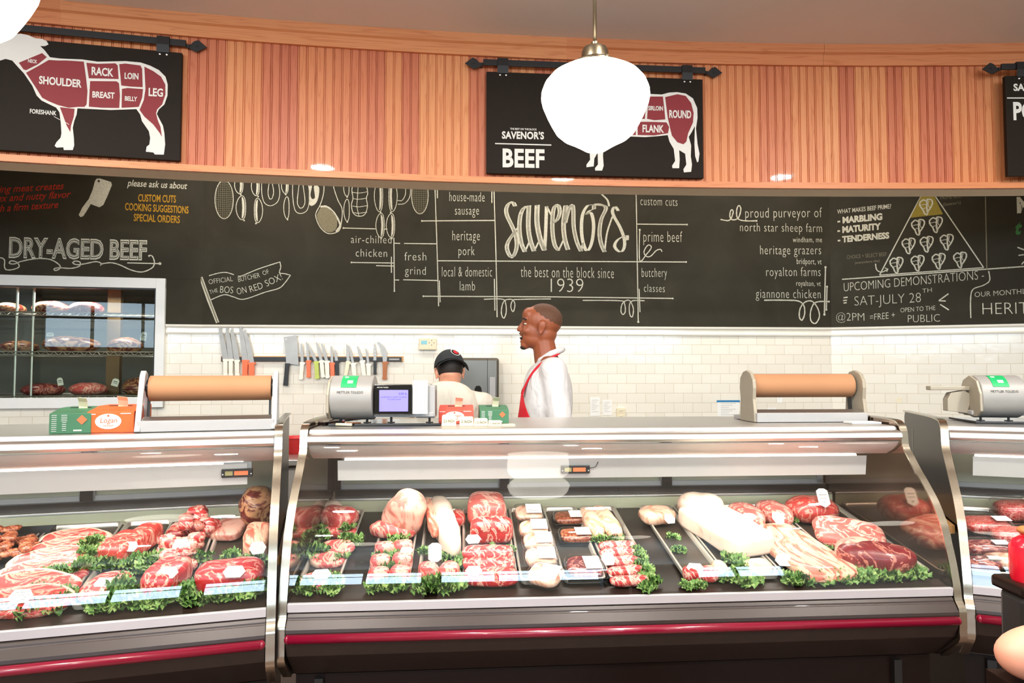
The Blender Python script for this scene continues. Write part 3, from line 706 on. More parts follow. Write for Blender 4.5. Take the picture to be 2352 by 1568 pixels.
for P in([(170,565),(380,478),(422,515),(340,580),(235,632),(212,625)],[(235,655),(345,595),(440,540),(520,545),(600,545),(755,555),(775,700),(788,820),(780,940),(760,962),(700,962),(620,970),(520,945),(440,912),(380,880),(330,800)],
 [(778,565),(880,575),(1040,570),(1060,590),(1068,712),(940,708),(800,705)],[(812,730),(1050,732),(1072,750),(1080,860),(1074,972),(920,970),(800,960),(805,850)],[(1074,578),(1130,572),(1265,590),(1280,620),(1285,785),(1180,780),(1092,770),(1085,690)],
 [(1098,800),(1150,792),(1288,802),(1280,880),(1250,962),(1150,968),(1095,970)],[(1300,600),(1380,640),(1450,690),(1488,760),(1490,850),(1460,940),(1415,985),(1405,1020),(1420,1080),(1445,1140),(1458,1232),(1440,1200),(1380,1120),(1300,1050),(1257,990),(1295,900),(1310,800)],
 [(540,965),(672,980),(665,1050),(640,1130),(633,1188),(600,1130),(575,1060)]): d.fill(P,'red_print',lift=L)
L=.0016; d.sep='sign_print'
for t,a,b,h in(("NECK",(253,562),(336,572),30),("SHOULDER",(352,752),(735,788),66),("RACK",(825,672),(1022,690),68),("LOIN",(1122,708),(1247,715),52),("BREAST",(832,876),(1032,888),52),("BELLY",(1125,905),(1235,912),38),("LEG",(1338,862),(1468,870),68)): d.text(t,a,b,h,'white',wt=.03,lift=L)
d.text("FORESHANK",(268,1018),(508,1038),38,'white',wt=.02); d.line((485,1048),(540,1078),4,'white'); d.stroke([(580,1095),(622,1122)],4,'white',lift=L)
d.flush(sg1,'sign_print')
d=Draw(S2,.0006,C2)
d.text("THE BEST ON THE BLOCK",(440,860),(662,866),15,'white',wt=.02); d.text("SAVENOR'S",(372,932),(722,938),56,'white',wt=.035,sp=1.05)
d.stroke([(315,975),(783,988)],9,'white',sm=False); d.text("BEEF",(378,1165),(726,1172),142,'white',wt=.035,sp=1.06)
d.fill([(700,640),(720,600),(800,560),(860,520),(960,540),(1200,580),(1400,560),(1590,562),(1700,568),(1760,552),(1830,548),(1900,560),(1960,600),(1995,680),(1998,760),(1985,850),(1998,980),(2014,1060),(2005,1125),(1995,1132),(1978,1080),(1972,980),(1976,830),(1950,880),(1925,920),(1945,990),(1942,1080),(1952,1150),(1945,1210),(1885,1215),(1880,1190),(1905,1150),(1895,1060),(1845,1030),(1850,1110),(1845,1180),(1790,1180),(1786,1160),(1812,1120),(1800,1020),(1765,960),(1750,905),(1660,915),(1560,922),(1400,915),(1310,905),(1218,960),(1212,1080),(1218,1160),(1205,1200),(1148,1200),(1145,1180),(1170,1150),(1168,1050),(1140,1100),(1135,1165),(1075,1172),(1075,1150),(1105,1110),(1100,1010),(1090,950),(1020,900),(900,830),(800,760),(730,690)],'white')
d.sep='cut_panel'
for P in([(1590,585),(1710,585),(1722,690),(1730,775),(1640,782),(1578,770)],[(1728,590),(1830,566),(1900,580),(1945,640),(1965,720),(1960,800),(1920,890),(1905,960),(1880,982),(1830,965),(1785,910),(1770,850),(1750,760)],[(1500,795),(1620,795),(1740,800),(1762,840),(1752,890),(1640,908),(1500,905)],[(1420,600),(1575,590),(1560,770),(1400,775)],[(1250,800),(1482,795),(1485,905),(1400,902),(1310,890),(1240,860)],[(1100,620),(1400,600),(1380,775),(1240,790),(1100,760)],[(1105,960),(1212,965),(1203,1020),(1185,1042),(1160,1030)],[(900,600),(1085,620),(1085,780),(1215,860),(1200,890),(1080,880),(940,800)]): d.fill(P,'red_print',lift=.0008)
for t,a,b,h in(("SIRLOIN",(1587,698),(1710,702),34),("ROUND",(1762,760),(1945,765),60),("FLANK",(1540,880),(1718,884),58)): d.text(t,a,b,h,'white',wt=.03,lift=.0016)
d.sep=None; d.flush(sg2,'sign_print')
d=Draw(S3,.0006)
d.text("SAVENOR'S",(2328,208),(2440,208),15,'white',wt=.035); d.stroke([(2313,225),(2460,225)],2.5,'white',sm=False); d.text("PORK",(2328,274),(2434,274),38,'white',wt=.035); d.flush(sg3,'sign_print')
# ------------------------------------------------------------------ refrigerated display cases
GL=[(.276,1.24),(.268,1.218),(.236,1.180),(.200,1.137),(.168,1.104),(.139,1.072),(.116,1.046),(.096,1.02),(.074,.984),(.054,.947),(.042,.913),(.033,.88),(.021,.842),(.011,.805),(.003,.768),(-.004,.735)]
BAND=[(1.07,1.318),(.80,1.322),(.50,1.326),(.34,1.322),(.300,1.312),(.280,1.290),(.274,1.262)]+GL[1:]+[(-.008,.70),(-.013,.685),(-.028,.664),(-.031,.64),(-.030,.584),(-.022,.545),(.072,.459)]
PANEL=[(1.08,1.29),(1.06,1.314)]+[(y+.004,z-.002) for y,z in BAND[1:-1]]+[(.10,.452),(.30,.40),(1.08,.40)]
def case(label,fr,L,seam=None,doors=3):
    t=thing('meat_display_case',label,'display case',fr.M(0,0,0),'curved glass meat cases')
    a,b=.016,L-.016
    P=lambda n,mb,m,**k: part(n,mb,m,t,**k)
    # lower body
    P('body_front',MB().extr([(.0,.702),(-.010,.690),(-.012,.684),(-.016,.681),(-.036,.656),(-.038,.646),(-.034,.610),(-.012,.560),(.03,.520),(.10,.455),(.14,.44),(.14,.66),(.06,.70)],a,b),mt['bronze'],bev=.002)
    P('bumper',MB().tube([(a+.012,-.040,.627),(b-.012,-.040,.627)],.0155,16).sup((a+.012,-.040,.627),(.014,.0155,.0155),n=12,m=8).sup((b-.012,-.040,.627),(.014,.0155,.0155),n=12,m=8),mt['maroon'],smooth=True)
    P('base_panel',MB().box(((a+b)/2,.60,.235),(b-a,.94,.41)),mt['bronze_dk'])
    g=MB()
    for x in(.10,b-.14): g.box((x,.12,.22),(.03,.02,.42))
    P('base_post',g,mt['black_sat'])
    P('glass_rail',MB().extr([(-.006,.704),(-.009,.733),(.004,.735),(.006,.704)],a,b),mt['rail'],bev=.001)
    P('front_ledge',MB().extr([(.006,.70),(.006,.732),(.03,.734),(.075,.742),(.078,.729),(.084,.72),(.084,.69)],a,b),mt['bronze'])
    P('deck_pan',MB().sheet([(.08,.738-.012),(.80,DA+DB*.80-.006)],.008,a,b),mt['deck'])
    P('rear_riser',MB().box(((a+b)/2,.815,.903),(b-a,.02,.05)),mt['sage'])
    P('rear_rail',MB().box(((a+b)/2,.835,.933),(b-a,.06,.010)),mt['steel'],bev=.002)
    P('rear_sill',MB().box(((a+b)/2,.875,.952),(b-a,.03,.03)),mt['deck'])
    # rear sliding doors
    n=doors; W=(b-a)/n
    for i in range(n):
        x=a+W*(i+.5); w2=W-.03
        f=MB()
        for dx in(-w2/2,w2/2): f.box((x+dx,.90,1.11),(.03,.02,.28))
        for z in(.978,1.245): f.box((x,.90,z),(w2+.03,.02,.022))
        o=P('sliding_door',f,mt['grey_pl2'])
        part('door_pane',MB().box((x,.905,1.11),(w2-.03,.006,.25)),mt['rear_glass'],o)
        P('door_post',MB().box((a+W*i+.0,.885,1.10),(.045,.03,.28)),mt['deck'])
    # canopy
    P('canopy_top',MB().extr([(.33,1.300),(.305,1.299),(.298,1.292),(.296,1.284),(.272,1.279),(.262,1.268),(.260,1.256),(.268,1.246),(.285,1.242),(.32,1.244),(.325,1.285),(.92,1.285),(.92,1.300)],a,b),mt['steel'],auto=40)
    P('hood_lining',MB().sheet([(.286,1.238),(.300,1.222),(.330,1.200),(.372,1.180)],.003,a,b),mt['hood'],auto=60)
    P('lamp_shield',MB().sheet([(.352,1.172),(.362,1.092)],.003,a+.10,b-.10),mt['shield'])
    P('light_tube',MB().tube([(a+.12,.40,1.165),(b-.12,.40,1.165)],.011,10),mt['tube'])
    # curved glass
    cuts=[a]+([seam] if seam else [])+[b]
    for i in range(len(cuts)-1):
        P('curved_glass',MB().sheet(smooth(GL,2),.004,cuts[i]+.001,cuts[i+1]-.001),mt['glass'],auto=50)
    # ends
    for x,e in((0,1),(L,-1)):
        o=P('end_panel',MB().extr(PANEL,x-.006,x+.006),mt['bronze_dk'])
        part('mirror_lining',MB().extr([(y,z) for y,z in PANEL if True][:],x+e*.0065,x+e*.0085),mt['mirror'],o)
        P('end_band',MB().sheet(smooth(BAND,3),.006,x-.0145,x+.0145),mt['steel_v'],auto=50)
    l=area('case_light',fr.w(L/2,.42,1.155),(0,0,0),L-.3,.05,8.5,(1,.94,.87)); 
    l.matrix_basis=fr.M(L/2,.42,1.15)@Matrix.Rotation(R(-14),4,'X')
    return t
mt['rear_glass']=plain('rear_door_glass',(172,176,158),.2,.2,var=.08,scale=4)
case('long curved glass meat case in the middle of the counter',MC,CL,seam=MC.pl(1443,1340,0)[0])
case('curved glass meat case cut off at the left edge, beef roasts inside',LC,CL)
case('curved glass meat case at the far right with wrapped ground beef',RC,CL)
# wooden filler shelves between the cases
def filler(frA,frB,z,label,ya=.22,yb=.9):
    p=[frA.w(CL+.012,ya,z),frB.w(-.012,ya,z),frB.w(-.012,yb,z),frA.w(CL+.012,yb,z)]
    o=part('filler_shelf',MB().extr([(q.x,q.y) for q in p],z-.03,z,'z'),mt['wood_pale'],None); return tag(o,label,'shelf')
filler(MC,RC,.93,'pale wooden wedge shelf filling the right gap between two cases',.1)
filler(LC,MC,.875,'pale wooden wedge shelf filling the left gap between two cases',.1)
# a bottle-green wedge of the rear shop seen in the left gap: red plastic tub on the floor rack
# thermometers
def thermo(fr,px0,px1,py,label):
    s0=fr.pl(px0,py,.355)[0]; s1,z=fr.pl(px1,py,.355)
    t=thing('case_thermometer',label,'thermometer',fr.M((s0+s1)/2,.352,z),'case thermometers'); wd=s1-s0
    part('housing',MB().box((0,0,0),(wd,.014,.033)),mt['black'],t,bev=.003)
    part('display',MB().box((-wd*.26,-.0075,.0),(wd*.24,.001,.016)),mt['lcd'],t); part('display',MB().box((wd*.13,-.0075,0),(wd*.44,.001,.016)),mt['lcd_red'],t,label='orange display')
    b=MB()
    for s in(-1,1): b.sup((s*wd*.45,-.008,-.004),(.003,.001,.003),n=8,m=4)
    part('screw',b,mt['steel'],t)
    part('hanger_clip',MB().box((0,.0045,.026),(wd*.9,.002,.03)),mt['grey_pl2'],t)
mt['lcd']=plain('lcd_green_grey',(150,140,96),.3,emit=.15); mt['lcd_red']=plain('lcd_orange',(214,110,70),.3,emit=.3)
thermo(LC,509,581,1084,'black digital thermometer on the shield of the left case'); thermo(MC,1288,1354,1077,'black digital thermometer on the shield of the middle case')
cbl=MB().tube([MC.w(*q) for q in [(MC.pl(1354,1075,.35)[0],.35,MC.pl(1354,1075,.35)[1]),(MC.pl(1368,1072,.35)[0],.35,MC.pl(1368,1072,.35)[1]),(MC.pl(1374,1060,.35)[0],.35,MC.pl(1374,1060,.35)[1])]],.0015,6)
tag(part('sensor_cable',cbl,mt['black'],None,smooth=True),'thin black cable beside the middle case thermometer','cable')
# ------------------------------------------------------------------ pendant lamps
GP=[(.056,.188),(.075,.184),(.12,.168),(.150,.150),(.170,.126),(.180,.100),(.1815,.080),(.176,.055),(.162,.022),(.148,-.006),(.132,-.034),(.112,-.052),(.085,-.066),(.058,-.082),(.036,-.096),(.016,-.102),(.0,-.103)]
def pendant(x,y,z,label):
    t=thing('pendant_lamp',label,'lamp',Matrix.Translation((x,y,z)),'schoolhouse pendant lamps')
    part('glass_shade',MB().lathe(list(reversed(GP)),48),mt['opal'],t,smooth=True)
    part('fitter',MB().lathe([(.0,.188),(.086,.180),(.084,.190),(.070,.200),(.050,.206),(.046,.212),(.045,.238),(.040,.250),(.026,.256),(.012,.258),(.012,.272),(.0,.272)],32),mt['brass'],t,auto=30)
    part('rod',MB().tube([(0,0,.27),(0,0,ZC-z)],.0065,12),mt['brass'],t,smooth=True)
    part('canopy',MB().lathe([(0,ZC-z-.03),(.05,ZC-z-.025),(.065,ZC-z),(0,ZC-z)],24),mt['brass'],t)
    part('set_screw',MB().sup((.03,-.078,.19),(.006,.006,.006),n=8,m=6),mt['brass'],t)
yP=2.26; P=aty(1367,226,yP); pendant(P.x,P.y,P.z-.08,'lit white schoolhouse pendant lamp hanging in front of the BEEF sign')
zP=P.z-.08
pendant(-1.28,1.505,zP,'lit white pendant lamp cut off at the upper left corner')
for x,y,lb in((-2.9,-1.3,'far left'),(1.6,-.9,'right'),(-.8,-1.5,'middle'),(3.0,.9,'far right')):
    pendant(x,y,zP,'lit pendant lamp over the customer floor, %s one'%lb)
for x,y in SPOTS:
    t=thing('ceiling_downlight','small round recessed ceiling downlight over the customer floor','ceiling light',Matrix.Translation((x,y,ZC-.006)),'recessed ceiling downlights')
    part('lens',MB().lathe([(0,0),(.075,0),(.075,.004),(0,.004)],24),mt['lamp_disc'],t); part('ring',MB().lathe([(.075,-.004),(.1,-.002),(.1,.004),(.075,.004)],24),mt['white_al'],t)
for i,(x,y) in enumerate(STRIPS):
    t=thing('strip_light','tube strip light on the ceiling behind the wooden soffit','ceiling light',Matrix.Translation((x,y,ZC-.05)),'strip lights behind the soffit')
    part('housing',MB().box((0,0,.03),(1.5,.12,.04)),mt['white_al'],t); part('tube',MB().tube([(-.7,0,-.005),(.7,0,-.005)],.013,10),mt['tube'],t,smooth=True)
# ------------------------------------------------------------------ cooler window with dry-aging beef
t=thing('cooler_window','white framed cooler window at the left with dry-aging beef behind its glass','cooler window',LW.M(0,0,0))
f=MB(); f.box(((ws0+wsR)/2,-.02,zt-fw/2),(wsR-ws0,.05,fw)); f.box(((ws0+wsR)/2,-.02,zb+fw/2),(wsR-ws0,.05,fw)); f.box((wsR-fw/2+.006,-.021,(zt+zb)/2),(fw-.012,.052,zt-zb)); f.box((ws0+fw/2,-.02,(zt+zb)/2),(fw,.05,zt-zb))
part('window_frame',f,mt['white_al'],t,bev=.002)
part('gasket',MB().box(((ws0+wsR)/2,-.006,zt-fw-.004),(wsR-ws0-2*fw,.03,.01)).box((wsR-fw+.003,-.006,(zt+zb)/2),(.01,.03,zt-zb-2*fw)),mt['black'],t)
part('window_pane',MB().box(((ws0+wsR)/2,-.012,(zt+zb)/2),(wsR-ws0-2*fw,.006,zt-zb-2*fw)),mt['pane'],t)
# cooler inside --------------------------------------------------------------
mt['liner']=plain('cooler_liner',(96,92,84),.45,.3,var=.08,scale=3)
cm=(ws0+wsR)/2; cw=wsR-ws0-2*fw+.06
b=MB(); b.box((cm,1.02,(zt+zb)/2),(cw,.02,zt-zb)); b.box((cm,.57,zb+.03),(cw,.9,.02)); b.box((cm,.57,zt-.03),(cw,.9,.02)); b.box((cm-cw/2,.57,(zt+zb)/2),(.02,.9,zt-zb)); b.box((cm+cw/2,.57,(zt+zb)/2),(.02,.9,zt-zb))
part('cooler_liner',b,mt['liner'],t)
part('upright',MB().box((LW.pl(262,760,.5)[0],.52,(zt+zb)/2),(.10,.06,zt-zb-.08)),plain('tan_column_reflection',(120,92,58),.6),t)  # added upright standing in for a room column's reflection in the pane
area('cooler_light',LW.w(cm+.25,.30,zt-.10),(0,0,LW.t),1.3,.1,16,(1,.95,.88))
for k,(px,py) in enumerate(((150,716),(150,806),(150,908))):
    s_,z=LW.pl(px,py,.14)
    w=thing('wire_shelf','%s wire shelf inside the beef cooler'%('top','middle','bottom')[k],'shelf',LW.M(cm,.14,z),'wire shelves in the cooler')
    g=MB()
    for i in range(14): g.tube([(-cw/2+.03,.03+i*.045,-.006),(cw/2-.03,.03+i*.045,-.006)],.0025,5)
    part('wires',g,mt['steel_dark'],w); e=MB()
    for y in(.01,.63): e.tube([(-cw/2+.02,y,-.004),(cw/2-.02,y,-.004)],.004,6); e.tube([(-cw/2+.02,y,-.03),(cw/2-.02,y,-.03)],.004,6)
    z_=[(-cw/2+.02+i*.03,.01,-.004 if i%2 else -.03) for i in range(int((cw-.04)/.03))]; e.tube(z_,.0022,5)
    part('edge_truss',e,mt['steel'],w)
    if k==1:
        for x in(LW.pl(38,800,.2)[0]-cm,LW.pl(76,800,.2)[0]-cm): part('shelf_post',MB().tube([(x,.05,-.55),(x,.05,.5)],.010,8),mt['steel'],w)
def lump(name,label,cat,M,r,mat,e=(1,1),amp=.006,fr=8,seed=1,flat=.7,bend=0,group=None,n=34,m=22,twist=0):
    b=MB().sup((0,0,r[2]*flat),r,e[0],e[1],n,m,amp,fr,seed,flat,bend,twist)
    o=link(name,b.mesh(name,mt[mat] if isinstance(mat,str) else mat,True),None,M); fixn(o)
    return tag(o,label,cat,group)
def hangtag(px,py,fr,ly,label,wd=.045,ht=.06,rot=0):
    s_,z=fr.pl(px,py,ly); t=thing('price_tag',label,'tag',fr.M(s_,ly,z)@Matrix.Rotation(rot,4,'Y'),'white tags on aging beef')
    part('card',MB().extr([(-wd/2,-ht/2),(wd/2,-ht/2),(wd/2,ht*.3),(wd*.25,ht/2),(-wd*.25,ht/2),(-wd/2,ht*.3)],0,.0015,'y'),mt['paper'],t)
    part('print',MB().box((0,-.0006,ht*.12),(wd*.6,.0006,ht*.08)).box((0,-.0006,-ht*.1),(wd*.7,.0006,ht*.05)),mt['ink'],t)
for i,(px,py,ly,r,mat,lb) in enumerate((
 (25,700,.35,(.10,.12,.05),'aged','pale dry-aged beef cut on the top cooler shelf, far left'),
 (118,690,.35,(.13,.12,.06),'aged','fat-covered dry-aged beef rib left of the red-faced one on the top cooler shelf'),
 (200,690,.33,(.12,.12,.06),'beef_d','dry-aged beef loin with a red cut face on the top cooler shelf'),
 (45,790,.35,(.13,.12,.05),'aged','dark dry-aged beef slab at the left of the middle cooler shelf'),
 (165,783,.33,(.20,.14,.075),'aged','large dark-crusted dry-aged beef rib in the middle of the middle cooler shelf'),
 (290,785,.33,(.13,.12,.07),'aged','round dry-aged beef loin at the right of the middle cooler shelf'),
 (98,892,.33,(.15,.12,.055),'beef_d','deep red beef cut on the bottom cooler shelf, left one'),
 (203,890,.33,(.14,.12,.058),'lamb','pink beef loin with a fat rim on the bottom cooler shelf'),
 (320,876,.42,(.12,.12,.08),'aged','shadowed tall beef joint at the right end of the bottom cooler shelf'))):
    s_,_=LW.pl(px,py,ly); zz=LW.pl(150,(716,716,716,806,806,806,908,908,908)[i],.14)[1]
    lump('aged_beef',lb,'meat',LW.M(s_,ly,zz-.001,.1*i),r,mat,(1,.9),.014,6,i+3,.7,group='dry-aging beef in the cooler')
hangtag(115,768,LW,.22,'white tag above the large dark-crusted beef on the middle cooler shelf',.05,.03); hangtag(330,772,LW,.2,'white hanging tag on the round loin at the right of the middle cooler shelf',.045,.07,.15)
hangtag(138,876,LW,.2,'white tag between the two left cuts on the bottom cooler shelf',.04,.06,-.2); hangtag(265,878,LW,.2,'white tag right of the pink loin on the bottom cooler shelf',.05,.06,.3)
# --------------------------------------------------------------- on the back wall
def wallbox(name,label,cat,fr,px0,py0,px1,py1,dep,mat,bev=.004):
    a=fr.pl(px0,py0,-dep/2); b_=fr.pl(px1,py1,-dep/2); t=thing(name,label,cat,fr.M((a[0]+b_[0])/2,-dep/2-.001,(a[1]+b_[1])/2)); wd,ht=b_[0]-a[0],a[1]-b_[1]
    part({'thermostat':'cover','towel_dispenser':'cover','wall_outlet':'plate'}.get(name,'plate'),MB().box((0,0,0),(wd,dep,ht)),mat,t,bev=bev); return t,wd,ht
t,wd,ht=wallbox('thermostat','cream wall thermostat on the white tile above the capped butcher','thermostat',BW,962,776,1003,804,.03,mt['ivory'],.008)
part('screen',MB().box((-wd*.2,-.0155,.012),(wd*.33,.001,.03)),mt['lcd_blue'] if 'lcd_blue' in mt else plain('lcd_blue',(130,190,200),.3),t)
b=MB()
for dx,dz in((0,.018),(0,-.018),(-.018,0),(.018,0)): b.box((wd*.22+dx,-.016,.01+dz),(.008,.002,.008))
part('arrow_buttons',b,mt['grey_pl'],t)
t,wd,ht=wallbox('towel_dispenser','brushed steel paper towel dispenser on the tile behind the capped butcher','towel dispenser',BW,1050,822,1145,948,.2,mt['steel_dark'],.02)
part('chute',MB().box((wd*.34,-.102,-.04),(wd*.13,.006,ht*.5)),mt['grey_pl2'],t); part('window_slot',MB().extr([(-.03,-.06),(.03,-.06),(.026,-.02),(.014,0),(-.014,0),(-.026,-.02)],-.103,-.099,'y'),mt['black_gloss'],t)
part('seam',MB().box((wd*.22,-.1005,0),(.004,.003,ht*.96)),mt['black'],t)
t,wd,ht=wallbox('wall_outlet','ivory wall outlet low on the white tile, right of the walking man','outlet',BW,1416,937,1436,963,.012,mt['ivory'],.002)
for z in(.022,-.022):
    o=part('socket',MB().box((0,-.0065,z),(.032,.003,.028)),mt['cream'],t,bev=.001); part('slots',MB().box((-.007,-.0085,z),(.003,.001,.01)).box((.007,-.0085,z),(.003,.001,.01)),mt['ink'],o)
def notice(fr,x0,y0,x1,y1,label,tape=None,lines=7,name='paper_notice'):
    a=fr.pl(x0,y0,-.002);b_=fr.pl(x1,y1,-.002); t=thing(name,label,'notice',fr.M((a[0]+b_[0])/2,-.0015,(a[1]+b_[1])/2),None); wd,ht=b_[0]-a[0],a[1]-b_[1]
    part('sheet',MB().box((0,0,0),(wd,.001,ht)),mt['paper'],t); g=MB()
    for i in range(lines): g.box((-wd*.08*(i%3),-.001,ht*(.35-.72*i/lines)),(wd*(.7-.16*(i%3)),.0005,ht*.018))
    part('print',g,mt['grey_pl2'],t)
    if tape: part('tape',MB().box((0,-.0016,ht/2-.004),(wd*1.08,.001,.016)),tape,t,label='blue tape')
notice(BW,1356,912,1378,955,'small clear-sleeved notice on the tile, left of a pair',None); notice(BW,1384,918,1406,953,'small notice on the tile above the ivory outlet, right of a pair')
notice(BW,1648,920,1698,962,'white notice hung by blue tape on the white tile',mt['blue_tape'])
notice(BW,1785,905,1797,924,'tiny printed label on the tile seen through the right paper dispenser',None,3); notice(BW,1762,936,1782,945,'small wide sticker low on the tile behind the right paper dispenser',None,2)
o=link('tile_stain',MB().lathe([(0,0),(.022,0),(.022,.001),(0,.001)],20).mesh('tile_stain',mt['cream']),None,RW.M(*[RW.pl(2065,919)[0],-.0012,RW.pl(2065,919)[1]])@Matrix.Rotation(PI/2,4,'X')); tag(o,'round tan plastic cap stuck on the right tile wall','wall cap')
# --------------------------------------------------------------- knife rack
a=BW.pl(507,822,-.02); b_=BW.pl(926,826,-.02)
t=thing('knife_rack','long black magnetic knife rack on pale wood, on the white tile','knife rack',BW.M(0,0,0))
zc=(a[1]+b_[1])/2
part('backing_board',MB().box(((a[0]+b_[0])/2,-.0075,zc),(b_[0]-a[0],.015,.044)),mt['wood_pale'],t,bev=.001)
part('magnet_strip',MB().box(((a[0]+b_[0])/2-.004,-.018,zc-.002),(b_[0]-a[0]-.016,.008,.034)),mt['black'],t,bev=.001)
part('name_plate',MB().box((b_[0]-.07,-.0225,zc-.002),(.08,.001,.012)),mt['grey_pl2'],t)
g=MB()
for x in(.04,.16,.9): g.sup((a[0]+x*1.1,-.022,zc),(.004,.002,.004),n=8,m=5)
part('screw',g,mt['steel'],t)
def knife(tip,jun,end,bw,hw,mat,label,kind='straight',name='butcher_knife'):
    y0=-.026
    P=lambda q: Vector(BW.pl(q[0],q[1],y0))
    T,J,E_=P(tip),P(jun),P(end); org=J
    k=(BW.pl(jun[0]+10,jun[1],y0)[0]-J.x)/10
    t=thing(name,label,'knife',BW.M(J.x,y0,J.y),'knives on the magnetic rack')
    d=(T-J); n_=Vector((d.y,-d.x)).normalized(); w_=bw*k
    if kind=='cleaver':
        L=[P(q) for q in((651.5,774),(681,769.6),(683.5,790),(686,838),(670,836),(657.6,835),(655,800))]; poly=[((q-org).x,(q-org).y) for q in L]
    elif kind=='curved':
        poly=[]
        for s in(0,.2,.4,.6,.8,.95,1): q=d*s-n_*(-.012*math.sin(s*PI))-n_*w_*.5*(1-s*.0); poly.append((q.x,q.y))
        for s in(1.02,.95,.8,.6,.4,.2,0): q=d*s+n_*(.020*math.sin(s*PI)*1.1+w_*.5*(1-s**4)); poly.append((q.x,q.y))
    else:
        poly=[]
        for s in(0,.25,.5,.75,.92,1): q=d*s+n_*(w_*(-.5+.15*s)+0); poly.append((q.x,q.y)) if s<1 else None
        poly.append((d.x-n_.x*w_*.3*0-n_.x*.0,d.y))
        for s in(.95,.85,.7,.45,.2,0): q=d*s+n_*w_*(.5*(1-s**3.2)+(-.35)*s**3.2*0); poly.append((q.x,q.y))
    m_=.0011
    bl=part('blade',MB().extr(poly,-m_,m_,'y'),mt['blade'],t)
    if kind=='cheese':
        for s in(.35,.55,.75): q=d*s; part('blade_hole',MB().tube([(q.x,-.002,q.y),(q.x,.002,q.y)],.0035,10),mt['tile_plain'],bl)
    if kind=='cleaver': q=P((657,779))-org; part('hang_hole',MB().tube([(q.x,-.0018,q.y),(q.x,.0018,q.y)],.005,12),mt['tile_plain'],bl)
    h=(E_-J); hn=Vector((-h.y,h.x)).normalized(); hwk=hw*k/2; L_=[];Q=[]
    prof=[(-.02,.75),(.0,1.25),(.07,1.28),(.14,.95),(.35,1.0),(.6,.92),(.82,.88),(.93,1.12),(1,.85),(1.015,.3)] if kind!='cleaver' else [(-.02,1.1),(.1,1),(.5,.95),(1,1.1),(1.01,.8)]
    for s,f in prof: q=h*s; L_.append((q.x+hn.x*hwk*f*(1.15 if s<.1 else 1),q.y+hn.y*hwk*f)); Q.append((q.x-hn.x*hwk*f*(.8),q.y-hn.y*hwk*f*.8))
    part('handle',MB().extr(L_+list(reversed(Q)),-.009,.009,'y'),mt[mat],t,bev=.005)
    return t
wh='white-handled '
for a_ in(((505.5,749),(517.8,825),(518,864),13,11,'whiteh','long butcher knife with a white handle, leftmost on the rack'),((522,750),(530,825),(530,864),12,11,'whiteh','long white-handled butcher knife, second from the left on the rack'),
 ((532.7,753),(544,827),(545,864),13,11,'whiteh','long white-handled butcher knife left of the two orange ones'),((553.5,748),(563,827),(562,865),14,14,'orange','long curved knife with an orange handle, left one of the long pair'),
 ((562.7,755),(577,833),(577.6,870),14,14,'orange','long curved knife with an orange handle, right one of the long pair'),
 ((668,772),(659.6,835),(655.5,885),30,11,'black_sat','big square cleaver with a black handle hanging on the rack','cleaver','cleaver'),
 ((692.6,787),(694,832),(691,870.6),7,10,'whiteh','white-handled boning knife right beside the cleaver'),((704.5,783),(708,828),(708.6,866.5),6,10,'orange','orange-handled boning knife between the cleaver and the lime one'),
 ((706,788),(726,830),(728.5,869.6),7,11,'lime','boning knife with a lime green handle'),((727,784),(738,828),(742,866.5),7,10,'whiteh','white-handled boning knife just right of the lime one'),
 ((739,787),(750.4,829),(752.4,868),7,11,'whiteh','white-handled boning knife just left of the orange and black pair'),((761,793),(762.6,833),(764,870.6),6,11,'orange','orange-handled boning knife beside the short black one'),
 ((769.4,802),(773,829),(775,868),7,10,'black_sat','short paring knife with a solid black handle beside the orange one'),((797,789),(799.8,830),(792,869.6),7,10,'cream','boning knife with a straight cream handle leaning left'),
 ((801.4,792),(811,834),(814.7,870.6),6,11,'whiteh','white-handled boning knife right beside the cream one'),((821,793.5),(831.4,828),(837,866.5),7,11,'whiteh','white-handled boning knife leaning right above the scale'),
 ((841,799),(846,835.5),(847,870.6),6,11,'whiteh','rightmost white-handled boning knife on the rack'),((861,788),(861,828),(861,860),7,8,'black_sat','slim cheese knife with holes in the blade and a riveted black handle','cheese','cheese_knife'),
 ((870,785),(884,831),(883,871.6),9,11,'brownh','curved butcher knife with a brown wooden handle, rightmost on the rack','curved')): 
    knife(*a_)
